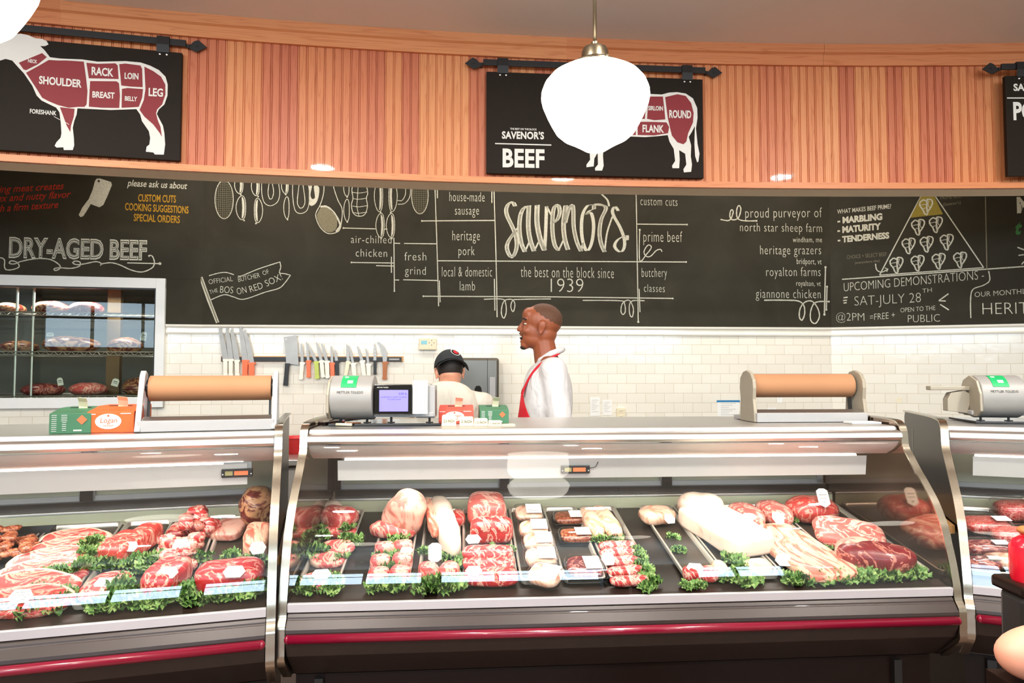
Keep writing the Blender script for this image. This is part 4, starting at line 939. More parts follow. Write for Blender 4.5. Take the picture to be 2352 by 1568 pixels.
# --------------------------------------------------------------- paper roll dispensers
def roller(label,fr,x0,x1,ly,lz,rr,kind):
    t=thing('paper_dispenser',label,'paper dispenser',fr.M(x0,ly,lz)); L=x1-x0
    part('paper_roll',MB().tube([(.018,0,.158),(L-.018,0,.158)],rr,40),mt['kraft'],t,auto=40)
    part('axle',MB().tube([(.0,0,.158),(L,0,.158)],.012,12).tube([(.008,0,.158),(.016,0,.158)],rr*.72,24).tube([(L-.016,0,.158),(L-.008,0,.158)],rr*.72,24),mt['black'],t)
    part('base',MB().box((L/2,-.055,.020),(L,.11,.04)).box((L/2,.075,.01),(L,.15,.018)),mt['grey_pl2'],t,bev=.002)
    part('cutter_bar',MB().sheet([(-.10,.040),(-.06,.052),(-.02,.05)],.003,.01,L-.01),mt['steel'],t)
    for x in(0,L):
        if kind=='frame': s_=MB().sheet([(-.11,.0),(-.045,.205),(-.03,.22),(-.012,.212),(.02,.12),(.045,.0)],.014,x-.010,x+.010)
        else: s_=MB().extr([(-.10,0),(-.095,.05),(-.085,.10),(-.09,.15),(-.085,.185),(-.06,.215),(-.02,.228),(.02,.22),(.05,.195),(.058,.15),(.05,.10),(.055,.05),(.06,0)],x-.008,x+.008)
        part('side_frame',s_,mt['grey_pl2'] if kind=='frame' else mt['grey_beige'],t,bev=.003)
        part('spring_arm',MB().extr([(-.02,.03),(.0,.03),(.012,.16),(-.006,.16)],x+(.010 if x==0 else -.026),x+(.018 if x==0 else -.018)),mt['black_sat'],t)
    return t
mt['grey_beige']=plain('beige_grey_painted_metal',(160,150,132),.45,.2,var=.03)
roller('brown paper roll dispenser with an open frame, on the left meat case',LC,1.925,2.400,.44,1.302,.049,'frame')
roller('brown paper roll dispenser with rounded sides, at the right end of the middle case',MC,1.895,2.400,.60,1.302,.053,'solid')
# --------------------------------------------------------------- label-printing scales
def scale(label,fr,lx,ly,yaw,side=1):
    Mx=fr.M(lx,ly,1.301,yaw); t=thing('deli_scale',label,'scale',Mx,'deli scales on the meat cases')
    part('printer_drum',MB().tube([(0,0,.115),(.172,0,.115)],.092,40),mt['grey_pl'],t,auto=40,bev=.004)
    part('drum_end',MB().extr([(-.095,.055),(-.06,.03),(.06,.03),(.092,.08),(.095,.13),(.06,.185),(0,.207),(-.06,.185),(-.092,.13)],-.012,0),mt['grey_beige'],t,bev=.004)
    st=MB()
    P_=[( -.0935*math.sin(R(q)),.115+.0935*math.cos(R(q))) for q in range(14,66,6)]
    st.sheet(P_,.0006,.045,.108); o=part('sticker',st,mt['green_st'],t,label='green inspection sticker')
    P2=[( -.0942*math.sin(R(q)),.115+.0942*math.cos(R(q))) for q in (40,46,50)]
    part('sticker_print',MB().sheet(P2,.0005,.07,.092).sheet([( -.0942*math.sin(R(q)),.115+.0942*math.cos(R(q))) for q in (22,28)],.0005,.055,.07),mt['white'],o)
    V,Fc,wd=glyphs('METTLER TOLEDO',.0,0,1.05); b=MB()
    b.add([(.032+x/wd*.105,-.0938*math.sin(R(78-y*6.2)),.115+.0938*math.cos(R(78-y*6.2))) for x,y in V],Fc); part('maker_lettering',b,mt['ink'],t)
    part('body',MB().box((.30,.03,.10),(.25,.12,.13)).box((.20,.03,.045),(.44,.13,.02)).extr([(.345,.03),(.425,.03),(.425,.15),(.40,.17),(.345,.17)],-.02,.08,'y'),mt['grey_pl2'],t,bev=.004)
    part('display_bezel',MB().box((.255,-.052,.108),(.155,.02,.125)),mt['black_gloss'],t,bev=.003)
    s_=part('screen',MB().box((.258,-.0625,.104),(.118,.002,.088)),mt['screen'],t,label='lit violet screen')
    def tx(txt,x0,x1,z,h,mat,y):
        V,Fc,wd=glyphs(txt,0,0,1); q=MB().add([(x0+x/wd*(x1-x0),y,z+v*h) for x,v in V],Fc); return q
    part('screen_text',tx('0.00 lb',.278,.312,.128,.009,'ink',-.0638),mt['ink_blue'],s_)
    part('screen_text',tx("SAVENOR'S IS HAPPY TO SERVE",.205,.312,.116,.005,'ink',-.0638),mt['ink_blue'],s_)
    part('screen_text',tx("YOU ONCE AGAIN!",.232,.288,.107,.005,'ink',-.0638),mt['ink_blue'],s_)
    part('maker_lettering',tx('METTLER TOLEDO',.19,.236,.156,.005,'white',-.0628),mt['white'],t)
    pl=part('label_sheet',MB().box((.365,-.05,.118),(.062,.003,.138)),mt['paper'],t); g=MB()
    for i in range(24): g.box((.365,-.0518,.055+i*.0054),(.058,.0004,.0009))
    for x in(.348,.358,.372,.384): g.box((x,-.0519,.118),(.0008,.0004,.13))
    part('print',g,mt['grey_pl'],pl)
    f=MB()
    for x in(.03,.14,.24,.40): f.tube([(x,-.0,.012),(x,0,.04)],.005,8); f.tube([(x,0,0),(x,0,.012)],.016,16)
    part('foot',f,mt['black_sat'],t,auto=40)
    part('under_tray',MB().box((.22,.08,.006),(.46,.26,.008)),mt['black_gloss'],t)
    return t
mt['screen']=plain('violet_screen',(128,120,214),.3,emit=.45,var=.03); mt['ink_blue']=plain('screen_ink',(60,52,140),.5)
q=MC.loc(atz(768,975,1.301)); scale('grey deli scale with a lit violet screen, in the middle of the counter',MC,q[0],q[1]-.02,R(-2))
q=RC.loc(atz(2202,962,1.301)); sc2=scale('grey deli scale cut off at the right edge of the view',RC,q[0]+.0,.52,R(10))
part('side_arm',MB().box((-.09,.02,.150),(.16,.05,.018)).extr([(-.10,.05),(-.02,.04),(.0,.12),(-.03,.14),(-.085,.13),(-.10,.10)],0.0,.05,'y'),mt['grey_beige'],sc2,bev=.003)
# --------------------------------------------------------------- cartons
def carton(name,label,fr,lx,ly,dims,yaw,mat,deco,sheetp=True):
    t=thing(name,label,'box',fr.M(lx,ly,1.301,yaw)); w_,d_,h_=dims
    part('carton',MB().extr([(0,0),(d_,0),(d_,h_*1.12),(d_*.5,h_*1.12),(0,h_*.92)],0,w_),mt[mat],t,bev=.0015)
    deco(t,w_,d_,h_)
    if sheetp: part('paper_sheet',MB().sheet([(d_*.45,h_),(d_*.43,h_+.02),(d_*.38,h_+.04),(d_*.30,h_+.055)],.0008,w_*.40,w_*.62,mat=Matrix.Rotation(R(6),4,'Y')),mt['ivory'],t,label='sheet of deli paper pulled out')
    part('slot',MB().box((w_/2,d_*.5,h_*1.122),(w_*.5,.018,.002)),mt['ink'],t)
def deco_green(t,w_,d_,h_):
    c=(w_*.78,h_*.62); r=h_*.22
    part('diamond_logo',MB().extr([(c[0],c[1]-r),(c[0]+r,c[1]),(c[0],c[1]+r),(c[0]-r,c[1])],-.002,0,'y'),mt['orange'],t,label='orange diamond')
    g=MB()
    for i in range(9): g.box((w_*.12,-.001,h_*(.84-.09*i)),(w_*.12,.0008,.0016)); g.box((w_*.36,-.001,h_*(.84-.085*i)),(w_*(.14 if i<4 else .10),.0008,.0018))
    g.box((w_*.68,-.001,h_*.14),(w_*.2,.0008,.005)); part('print',g,mt['white'],t)
def deco_orange(t,w_,d_,h_):
    c=(w_*.45,h_*.5); g=MB().extr([(c[0]+w_*.28*math.cos(k*PI/12),c[1]+h_*.34*math.sin(k*PI/12)) for k in range(24)],-.0015,0,'y'); o=part('oval_logo',g,mt['white'],t,label='white oval')
    for s_,x0,x1,z,hh,wt in(('Logan',.28,.64,.44,.22,0),('WRAP',.34,.56,.26,.09,0)):
        V,Fc,wd=glyphs(s_,wt,.15 if hh>.1 else 0,1); part('logo_lettering',MB().add([(w_*x0+x/wd*w_*(x1-x0),-.002,h_*z+v*h_*hh) for x,v in V],Fc),mt['orange_box'],o)
    part('logo_cross',MB().box((c[0],-.002,h_*.75),(.008,.0006,.003)).box((c[0],-.002,h_*.75),(.003,.0006,.008)),mt['orange_box'],o)
    part('print',MB().box((w_*.1,-.001,h_*.82),(w_*.16,.0008,.003)).box((w_*.82,-.001,h_*.84),(w_*.22,.0008,.003)),mt['white'],t)
q=LC.loc(atz(122,994,1.301)); carton('paper_carton','green deli paper carton at the left end of the counter top',LC,q[0],.36,(.135,.22,.079),R(-1),'green_box',deco_green)
q=LC.loc(atz(202,993,1.301)); carton('paper_carton','orange deli wrap carton with a white oval logo, left of the roll dispenser',LC,q[0]+.004,.36,(.155,.25,.083),R(-1),'orange_box',deco_orange)
q=MC.loc(atz(1006,976,1.301)); carton('paper_carton','faded red wrap carton right of the scale, behind the ivory blocks',MC,q[0],q[1]+.08,(.15,.22,.062),R(0),'pink_box',deco_orange)
q=MC.loc(atz(1103,976,1.301)); carton('paper_carton','green deli paper carton behind the ivory blocks, right of the red one',MC,q[0]-.0,q[1]+.08,(.125,.22,.062),R(0),'green_box',deco_green)
def block(x0,x1,ytop,txt,label,ly):
    s0=MC.pl(x0,980,ly)[0]; s1=MC.pl(x1,980,ly)[0]; h_=MC.pl((x0+x1)/2,ytop,ly)[1]-1.3; w_=s1-s0
    t=thing('thickness_block',label,'block',MC.M(s0,ly,1.3),'ivory steak thickness blocks')
    part('body',MB().extr([(0,0),(w_,0),(w_*.97,h_*.9),(w_*.9,h_),(w_*.1,h_),(w_*.03,h_*.9)],0,.035,'y'),mt['ivory'],t,bev=.002)
    V,Fc,wd=glyphs(txt,0,0,1.05); hh=min(.011,h_*.3); part('block_lettering',MB().add([(w_*.14+x/wd*w_*.72,-.001,h_*.36+v*hh) for x,v in V],Fc),mt['ink'],t)
block(1014,1048,953,'2.5 INCH','largest ivory wooden block, marked 2.5 INCH',.40); block(1055,1088,957,'2 INCH','ivory block marked 2 INCH, second from the left',.40); block(1088,1121,961,'1.5 INCH','ivory block marked 1.5 INCH, in the middle of the row',.40)
block(1121,1153,966,'1 INCH','small ivory block marked 1 INCH',.40); block(1153,1184,974,'1/2 INCH','thinnest ivory block at the right of the row',.40)
# clutter of tools at the left end of the middle case, and the flat pad at its right end
q=MC.loc(atz(722,968,1.302)); P=[MC.M(*(MC.loc(atz(x,y,1.302)))) for x,y in((700,976),(745,962))]
o=part('bench_scraper',MB().box((0,0,.008),(.035,.30,.012)),mt['bronze_dk'],None,bev=.002,M=MC.M(.085,.60,1.301,R(-22))); tag(o,'dark flat bar lying at the left end of the middle case top','bar')
o=part('marker_pen',MB().tube([(0,0,0),(0,0,.03)],.006,12),mt['whiteh'],None,M=MC.M(.112,.50,1.301)); tag(o,'short white marker standing left of the scale','pen'); part('ring',MB().tube([(0,0,.012),(0,0,.018)],.0064,12),mt['pink_box'],o,label='red ring')
for i,(px,py,l_,yw,mm) in enumerate(((765,970,.09,.5,'cream'),(790,976,.07,-.3,'ivory'),(812,974,.06,.2,'brownh'))):
    q=MC.loc(atz(px,py,1.306)); o=part('wooden_pin',MB().tube([(-l_/2,0,.007),(l_/2,0,.007)],.006,10),mt[mm],None,smooth=True,M=MC.M(q[0],max(q[1],.36),1.301,yw)); tag(o,('pale wooden pin lying left of the scale','ivory pin lying under the scale drum','brown pin lying right under the scale drum')[i],'pin')
q=MC.loc(atz(2020,971,1.302)); o=part('paper_pad',MB().box((0,0,.004),(.13,.07,.008)),mt['paper'],None,bev=.001,M=MC.M(2.33,.42,1.301)); tag(o,'small white paper pad on the right end of the middle case','pad')
# ------------------------------------------------------------------ what lies in the cases
def deckM(fr,lx,ly,h=0,yaw=0,tilt=0,roll=0):
    z=DA+DB*ly+h
    return Matrix.Translation(fr.w(lx,ly,z))@Matrix.Rotation(fr.t,4,'Z')@Matrix.Rotation(SL,4,'X')@Matrix.Rotation(yaw,4,'Z')@Matrix.Rotation(tilt,4,'X')@Matrix.Rotation(roll,4,'Y')
def trays(fr,L):
    for x0,x1,lb in L:
        y0,y1=.098,.775; W=x1-x0; D=(y1-y0)/math.cos(SL); r=.02
        t=thing('meat_tray',lb,'tray',deckM(fr,x0,y0,.001),'steel meat trays in the cases')
        pts=[]
        for cx,cy,a0 in((W-r,r,-90),(W-r,D-r,0),(r,D-r,90),(r,r,180)):
            for k in range(5): a=R(a0+k*22.5); pts.append((cx+r*math.cos(a),cy+r*math.sin(a)))
        b=MB(); n=len(pts); V=[];Fq=[]
        for inset,z in((.004,0),(0,.018),(.000,.021),(.005,.022),(.009,.019),(.013,.004)):
            for x,y in pts:
                cx,cy=W/2,D/2; V.append((x-math.copysign(min(inset,abs(x-cx)),x-cx),y-math.copysign(min(inset,abs(y-cy)),y-cy),z))
        for i in range(5):
            for k in range(n): Fq.append((i*n+k,i*n+(k+1)%n,(i+1)*n+(k+1)%n,(i+1)*n+k))
        b.add(V,Fq); part('rim',b,mt['tray'],t,smooth=True)
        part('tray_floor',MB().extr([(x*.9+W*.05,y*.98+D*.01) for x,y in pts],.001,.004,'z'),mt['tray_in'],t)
trays(MC,[(.018,.167,'steel tray of lamb steaks, leftmost in the middle case'),(.262,.42,'steel tray of small loin chops under the rolled leg, middle case'),(.446,.603,'steel tray under the fat-covered rack, middle case'),(.611,.815,'steel tray of flat red flank steaks, middle case'),
 (.822,.975,'steel tray of vacuum packs left of the black-tray packs'),(.982,1.140,'steel tray of film-wrapped black packs, middle case'),(1.153,1.322,'steel tray of tenderloin strips, middle case'),(1.437,1.59,'nearly empty steel tray with two tenderloins in front'),
 (1.597,1.803,'steel tray under the big white fat slab'),(1.811,2.069,'steel tray of the long rib slab'),(2.083,2.397,'wide steel tray of large pork roasts, rightmost in the middle case')])
trays(LC,[(1.22,1.50,'steel tray at the left edge of the view under the sausage pan'),(1.512,1.783,'steel tray of overlapping pork steaks, left case'),(1.792,1.976,'steel tray of the striped chuck block, left case'),(1.984,2.154,'steel tray of stew beef and a red roast, left case'),(2.163,2.396,'steel tray with the red top round, rightmost in the left case')])
trays(RC,[(.03,.30,'steel tray of wrapped ground beef, left one in the right case'),(.31,.58,'steel tray of wrapped ground beef at the right edge of the view')])
def steakmesh(rx,ry,th,seed,mats,fat=(200,340),fw=.86,amp=.16):
    rnd=random.Random(seed); ph=[rnd.uniform(0,6.28) for _ in range(5)]; am=[rnd.uniform(-amp,amp)/(k+1.2) for k in range(5)]
    n=44; rings=[0.001,.3,.55,.75,fw,.95,1.0,1.0,.96]; zz=[th,th,th,th*.99,th*.97,th*.88,th*.6,th*.25,0]
    V=[];Fq=[];mi=[]
    for i,q in enumerate(rings):
        for k in range(n):
            a=2*PI*k/n; rr=1+sum(am[j]*math.cos((j+1)*a+ph[j]) for j in range(5))
            x,y=rx*rr*q*math.cos(a),ry*rr*q*math.sin(a)
            V.append((x,y,zz[i]+(noise.noise(Vector((x*28,y*28,seed)))*.12*th+noise.noise(Vector((x*70,y*70,seed)))*.05*th if i<6 else 0)))
    b=MB()
    for i in range(len(rings)-1):
        for k in range(n):
            Fq.append((i*n+k,i*n+(k+1)%n,(i+1)*n+(k+1)%n,(i+1)*n+k)); a=360*k/n
            mi.append(1 if i>=4 and (fat[0]<=a<=fat[1] or fat[0]<=a+360<=fat[1]) else 0)
    V.append((0,0,0)); c=len(V)-1
    for k in range(n): Fq.append((8*n+(k+1)%n,8*n+k,c)); mi.append(0)
    b.add(V,Fq); b.m=mi; return b.mesh('steak',[mt[m] for m in mats],True)
def steak(name,label,fr,px,py,rx,ry,th,mat,h=.01,yaw=0,tilt=0,roll=0,seed=1,group=None,fat=(200,340)):
    x,y,z=fr.dk(px,py,h+th*.5); me=steakmesh(rx,ry,th,seed,(mat,'bone'),fat)
    o=link(name,me,None,deckM(fr,x,y,h,yaw,tilt,roll)); fixn(o); return tag(o,label,'meat',group)
def joint(name,label,fr,px,py,r,mat,h=.006,yaw=0,tilt=0,roll=0,e=(1,1),amp=.008,frq=9,seed=1,flat=.75,bend=0,group=None,twist=0,cat='meat'):
    x,y,z=fr.dk(px,py,h+r[2]*flat)
    return lump(name,label,cat,deckM(fr,x,y,h,yaw,tilt,roll),r,mat,e,amp,frq,seed,flat,bend,group,40,26,twist)
# kale --------------------------------------------------------------------
def kalemesh(seed,n=13,sz=.036):
    rnd=random.Random(seed); b=MB()
    for q in range(n):
        nt,nr=22,5; V=[];Fq=[]; ph=rnd.uniform(0,6.28); f=rnd.choice((5,6,7)); s=sz*rnd.uniform(.7,1.15)
        for i in range(nr+1):
            for k in range(nt+1):
                a=-2.2+4.4*k/nt; rr=s*i/nr; ru=(i/nr)**1.6
                V.append((rr*math.cos(a)*(1+.12*math.sin(f*2*a+ph)*ru),rr*math.sin(a),ru*s*.30*math.sin(f*1.9*a+ph)+ru*s*.12*math.sin(f*4.3*a)+.25*rr))
        for i in range(nr):
            for k in range(nt): Fq.append((i*(nt+1)+k,i*(nt+1)+k+1,(i+1)*(nt+1)+k+1,(i+1)*(nt+1)+k))
        M_=Matrix.Translation((rnd.uniform(-1,1)*sz*1.0,rnd.uniform(-1,1)*sz*.55,rnd.uniform(.15,.6)*sz*.6))@Matrix.Rotation(rnd.uniform(0,6.28),4,'Z')@Matrix.Rotation(rnd.uniform(-.9,.5),4,'Y')@Matrix.Rotation(rnd.uniform(-.5,.5),4,'X')
        b.add(V,Fq,0,M_)
    return b.mesh('kale',mt['kale'],True)
KM=[kalemesh(i) for i in range(5)]
_kn=[0]
ORD=['rearmost','second','third','fourth','fifth','sixth','seventh','eighth','ninth','tenth','eleventh','twelfth']
def kale(fr,where,L):
    L=sorted(L,key=lambda q:q[1])
    for i,q in enumerate(L):
        px,py,s=q[:3]; h=q[3] if len(q)>3 else .012; x,y,z=fr.dk(px,py,h+.01); _kn[0]+=1
        o=link('kale_garnish',KM[_kn[0]%5],None,deckM(fr,x,y,h,_kn[0]*1.3)@Matrix.Diagonal((s,s,s,1)))
        pos='frontmost' if (i==len(L)-1 and i) else ORD[i] if i in(0,) else ORD[i]+' from the back'
        tag(o,'kale tuft %s, %s'%(where,pos),'garnish','kale '+where)
def kset(fr,where,L): kale(fr,where,L)
# price tags ---------------------------------------------------------------
_tn=[0]
def ptag(fr,px,py,label,h=.05,w_=.062,ht=.042,yaw=0,lean=50,roll=0,long=False):
    x,y,z=fr.dk(px,py,h+.01); _tn[0]+=1
    t=thing('price_tag',label,'price tag',deckM(fr,x,y,h,yaw,R(lean),R(roll)),'octagonal white price tags in the cases')
    a,b_=w_/2,ht/2; P_=[(-a,0),(-a*.62,-b_),(a*.62,-b_),(a,0),(a*.62,b_),(-a*.62,b_)] if not long else [(-a,-b_*.7),(-a*.4,-b_),(a*.4,-b_),(a,-b_*.7),(a,b_*.7),(a*.4,b_),(-a*.4,b_),(-a,b_*.7)]
    part('card',MB().extr(P_,0,.0015,'z'),mt['paper'],t)
    rnd=random.Random(_tn[0]); g=MB(); n=4 if not long else 7
    for i in range(n):
        yy=b_*.7-(i+.4)*b_*1.45/n; L_=a*(.5+.3*rnd.random()); pts=[(-L_+2*L_*k/18,yy+.0011*math.sin(k*2.4+i)*(1+.5*rnd.random()),.002) for k in range(19)]
        V=[];Fq=[]
        for p in pts: V+=[(p[0],p[1]-.0005,p[2]),(p[0],p[1]+.0005,p[2])]
        for k in range(18):
            if rnd.random()>.18: Fq.append((2*k,2*k+2,2*k+3,2*k+1))
        g.add(V,Fq)
    part('handwriting',g,mt['ink'],t)
    part('pin',MB().tube([(0,0,0),(0,-.004,-.03)],.001,6),mt['grey_pl2'],t)
# ---- left case
G='overlapping pork steaks in the left case'
part('pan_rim',MB().sheet([(-.13,.03),(-.12,.0),(.12,.0),(.13,.03)],.003,-.12,.12),mt['black'],(pan:=thing('black_pan','black pan of marinated sausage meat at the left edge of the view','pan',deckM(LC,*LC.dk(18,1258,.02)[:2],.02))),bev=.003)
part('pan_side',MB().sheet([(-.12,.03),(-.116,.0)],.003,-.13,.13,'y').sheet([(.12,.03),(.116,.0)],.003,-.13,.13,'y'),mt['black'],pan)
mx,my,_=LC.dk(18,1258,.04)
for i in range(34):
    rnd=random.Random(i+50); lump('sausage_piece','chunk of browned marinated sausage meat in the black pan','meat',deckM(LC,mx+rnd.uniform(-.095,.095),my+rnd.uniform(-.10,.10),.025+.02*(i%3),rnd.uniform(0,3)),(.034,.02,.014),'cooked',(1,1),.005,30,i,.7,0,'marinated sausage chunks in the pan',18,12)
for i,(px,py,rx,ry,tl) in enumerate(((172,1240,.125,.06,30),(152,1262,.135,.062,28),(130,1287,.14,.064,26),(105,1312,.135,.064,26),(78,1345,.15,.068,24),(62,1378,.14,.062,22))):
    steak('pork_steak',('pink pork steak at the back of the row','second pork steak from the back','third pork steak from the back','fourth pork steak from the back','fifth pork steak from the back, behind the tagged one','front pork steak with a price tag on it')[i]+', left case',LC,px,py,rx,ry,.03,'porks',.02,R(3),R(tl),0,i+1,G,(0,200))
ptag(LC,48,1362,'white tag on the front pork steak at the left edge',.062,.07,.045,0,40)
kale(LC,'among the overlapping pork steaks, left case',((212,1243,.8,.05),(205,1268,.7,.045),(188,1298,.9,.04),(120,1318,.9,.03),(145,1312,.8,.03),(30,1338,.6,.02),(100,1352,.7,.02),(30,1392,.9,.01),(75,1392,1.0,.01),(118,1388,1.0,.01),(145,1372,1.0,.015),(4,1400,.9,.01)))
joint('chuck_roast','tall chuck block with fat stripes, upper right of its pair, left case',LC,322,1240,(.04,.11,.04),'porks',.01,-.35,0,0,(.35,.35),.004,20,4,.9)
joint('chuck_roast','short chuck block with fat stripes under a price tag, left case',LC,284,1255,(.055,.09,.04),'porks',.01,-.3,0,0,(.35,.35),.004,20,5,.9)
ptag(LC,298,1249,'white tag on the striped chuck blocks',.075,.06,.04,R(-8),35)
joint('chuck_steak','marbled chuck steak lying behind the kale at the front, left case',LC,240,1345,(.06,.095,.02),'beef_s',.008,-.35,0,0,(.6,.7),.006,14,8,.9)
ptag(LC,238,1334,'white tag on the chuck steak above the front kale',.05,.062,.045,R(-5),35)
kale(LC,'around the chuck steak tray, left case',((243,1290,.9,.02),(278,1288,.9,.02),(310,1284,.8,.02),(287,1350,1.0,.02),(280,1330,.8,.02),(220,1388,.8,.01),(250,1386,1.0,.01),(272,1372,1.0,.012)))
joint('round_roast','bright red square-cut roast with a tag, front of the stew beef tray',LC,384,1322,(.062,.10,.045),'beef',.008,-.25,0,0,(.5,.55),.005,14,3,.85)
ptag(LC,385,1308,'white tag on the bright red square-cut roast',.092,.07,.045,R(-6),30)
rn=random.Random(3)
for i in range(26):
    dx,dy=rn.uniform(-.062,.062),rn.uniform(-.085,.085); k=i%3
    lump('stew_beef_chunk','red chunk of stew beef heaped under the price tag, left case','meat',deckM(LC,2.05+.018+dx*.9,.375+dy,.012+.024*k,rn.uniform(0,3)),(.032,.024,.02),'beef_s',(.7,.7),.005,26,i,.8,0,'lower heap of stew beef chunks',18,12)
for i in range(22):
    dx,dy=rn.uniform(-.065,.065),rn.uniform(-.06,.06); k=i%3
    lump('stew_beef_chunk','dark red chunk of beef in the rear heap, left case','meat',deckM(LC,2.085+dx,.60+dy*1.2,.02+.034*k*(1-abs(dx)/.09),rn.uniform(0,3)),(.038,.03,.026),'beef_s' if i%4 else 'beef_d',(.8,.8),.006,22,i+40,.8,0,'rear heap of stew beef chunks',18,12)
ptag(LC,416,1249,'white tag standing in front of the heap of stew beef',.095,.062,.055,0,62)
kale(LC,'around the stew beef tray, left case',((350,1290,1.0,.03),(378,1283,1.0,.03),(335,1302,.8,.02),(448,1284,1.0,.02),(330,1378,1.0,.01),(362,1376,1.0,.01),(400,1372,1.0,.012),(425,1355,.9,.015),(432,1368,.9,.012)))
joint('top_round','marbled red top round at the front right of the left case',LC,530,1318,(.115,.075,.045),'beef',.008,0,0,0,(.6,.6),.008,12,6,.8)
ptag(LC,538,1306,'white tag on the marbled red top round',.09,.075,.045,R(-6),30)
joint('pork_slab','pale pork slab with a tag at the right end of the left case',LC,592,1240,(.05,.10,.05),'belly',.01,0,0,0,(.45,.5),.005,14,7,.85)
ptag(LC,592,1252,'white tag on the pale pork slab by the right end of the left case',.095,.06,.05,R(8),35)
joint('film_wrapped_ham','flat pale ham piece left of the pork slab, left case',LC,525,1215,(.06,.085,.022),'rind',.01,-.1,0,0,(.5,.5),.010,12,9,.8)
joint('smoked_joint','large dark marbled joint at the upper right of the left case',LC,592,1165,(.075,.07,.10),'aged',.01,0,0,0,(.9,.9),.012,9,12,.7)
kale(LC,'around the top round tray, left case',((530,1280,.9,.03),(590,1282,.9,.03),(505,1364,.9,.01),(535,1358,1.0,.012),(568,1354,1.0,.012),(598,1350,1.0,.012),(455,1372,.7,.0),(470,1374,.6,.0)))
# ---- middle case
joint('lamb_shoulder','pale lamb shoulder at the back of the leftmost tray, middle case',MC,778,1188,(.085,.07,.05),'lamb',.01,-.15,0,0,(.85,.8),.010,9,2,.7)
joint('lamb_shank','pale tapered shank end behind the lamb shoulder, middle case',MC,762,1168,(.05,.075,.035),'fat',.03,.2,0,0,(1,1),.006,9,3,.7)
Gl='lamb leg steaks in the leftmost tray, middle case'
for i,q in enumerate(((783,1215,.07,.045,12,'back one'),(776,1255,.065,.045,10,'second from the back'),(752,1285,.065,.045,10,'middle one, fat rim to the left'),(742,1300,.05,.035,8,'third from the front'),(735,1330,.062,.05,8,'front one, tapering to a point'))):
    if i in(3,): continue
    steak('lamb_steak','lamb leg steak, '+q[5]+' of the leftmost tray',MC,q[0],q[1],q[2],q[3],.024,'lamb',.01,R(-12+i*9),R(q[4]),0,i+11,Gl,(60,230))
ptag(MC,738,1312,'white tag on the front lamb steak, leftmost tray of the middle case',.05,.07,.038,R(6),32)
kale(MC,'around the lamb steaks, middle case',((800,1206,.6,.04),(745,1200,.6,.03),(742,1227,.7,.02),(804,1237,.9,.02),(730,1268,1.0,.02),(712,1262,.9,.02),(783,1276,.6,.02),(700,1340,.9,.01),(712,1348,.8,.01),(766,1335,.9,.01),(760,1350,.7,.01)))
joint('rolled_pork_joint','big rolled pork joint with a pale rind standing behind the loin chops',MC,922,1165,(.080,.075,.115),'rind',.02,-.2,.35,.30,(.9,.9),.022,7,5,.8)
joint('pork_trim','ragged pink pork trim lying before the rolled joint',MC,905,1213,(.098,.06,.036),'lamb',.018,-.06,0,0,(.8,.9),.012,13,6,.8)
Gc='small pink loin chops in three rows of two'
for i,(px,py,lb) in enumerate(((884,1262,'back row left'),(926,1258,'back row right, tagged'),(874,1292,'middle row left'),(924,1288,'middle row right'),(870,1322,'front row left'),(920,1318,'front row right'))):
    joint('loin_chop','small thick loin chop, '+lb,MC,px,py,(.038,.032,.03),'lamb',.008,.2-.1*i,0,0,(.45,.6),.003,20,i+20,.9,group=Gc)
ptag(MC,934,1258,'white tag on the back right loin chop',.066,.05,.03,R(5),35)
kale(MC,'between the small loin chops, middle case',((912,1238,.9,.03),(882,1276,.8,.02),(925,1274,.8,.02),(900,1304,.8,.02),(878,1304,.6,.02),(870,1342,.9,.012),(898,1340,1.0,.014),(920,1336,.9,.014)))
joint('pork_rack','long fat-covered pork rack running front to back, with a long tag',MC,1022,1200,(.050,.27,.055),'fat',.012,.16,0,0,(.7,.8),.012,10,8,.8)
joint('rib_bones','ragged rib-bone edge along the fat-covered rack',MC,990,1185,(.022,.19,.03),'belly',.05,.14,0,0,(.6,.8),.010,22,9,.8)
joint('beef_flap','red piece of beef half hidden behind the fat-covered rack',MC,1052,1188,(.035,.06,.03),'beef_s',.01,0,0,0,(.8,.8),.006,12,10,.8)
ptag(MC,999,1262,'tall white tag in front of the fat-covered rack',.075,.05,.07,R(3),55,0,True)
Gf='front chops of the rack tray'
for i,(px,lb) in enumerate(((984,'left'),(1031,'right'))): joint('rib_chop','pink rib chop behind the front kale, %s of two'%lb,MC,px,1312,(.036,.05,.03),'lamb',.01,(.4,-.35)[i],0,0,(.6,.8),.004,14,i+30,.85,group=Gf)
kale(MC,'in the rack tray, middle case',((1038,1270,.8,.02),(1045,1292,.8,.02),(972,1262,.5,.02),(985,1343,1.0,.012),(1010,1338,1.1,.014),(1035,1342,1.0,.012),(968,1345,.7,.012)))
for i,q in enumerate(((1117,1166,.085,.10,.06,.02,'rolled red beef slab hanging over the back of the flank tray'),(1108,1215,.05,.05,.05,.02,'marbled red beef lump with a tag, left of its pair, flank tray'),(1148,1214,.055,.05,.05,.02,'marbled red beef lump without a tag, right of its pair, flank tray'),
   (1121,1268,.098,.045,.02,.045,'flank steak, topmost of the stack'),(1123,1292,.10,.05,.02,.028,'flank steak with a tag, middle of the stack'),(1127,1322,.10,.045,.026,.008,'dark-edged flank steak, lowest and frontmost of the stack'))):
    joint('flank_steak' if i>2 else 'beef_roll',q[6]+', middle case',MC,q[0],q[1],q[2:5],('pork','beef_s','beef_s','beef_s','beef_s','beef')[i],q[5],0,0,0,(.6,.55),.007,12,i+40,.85,group='flank steaks in a stack' if i>2 else None)
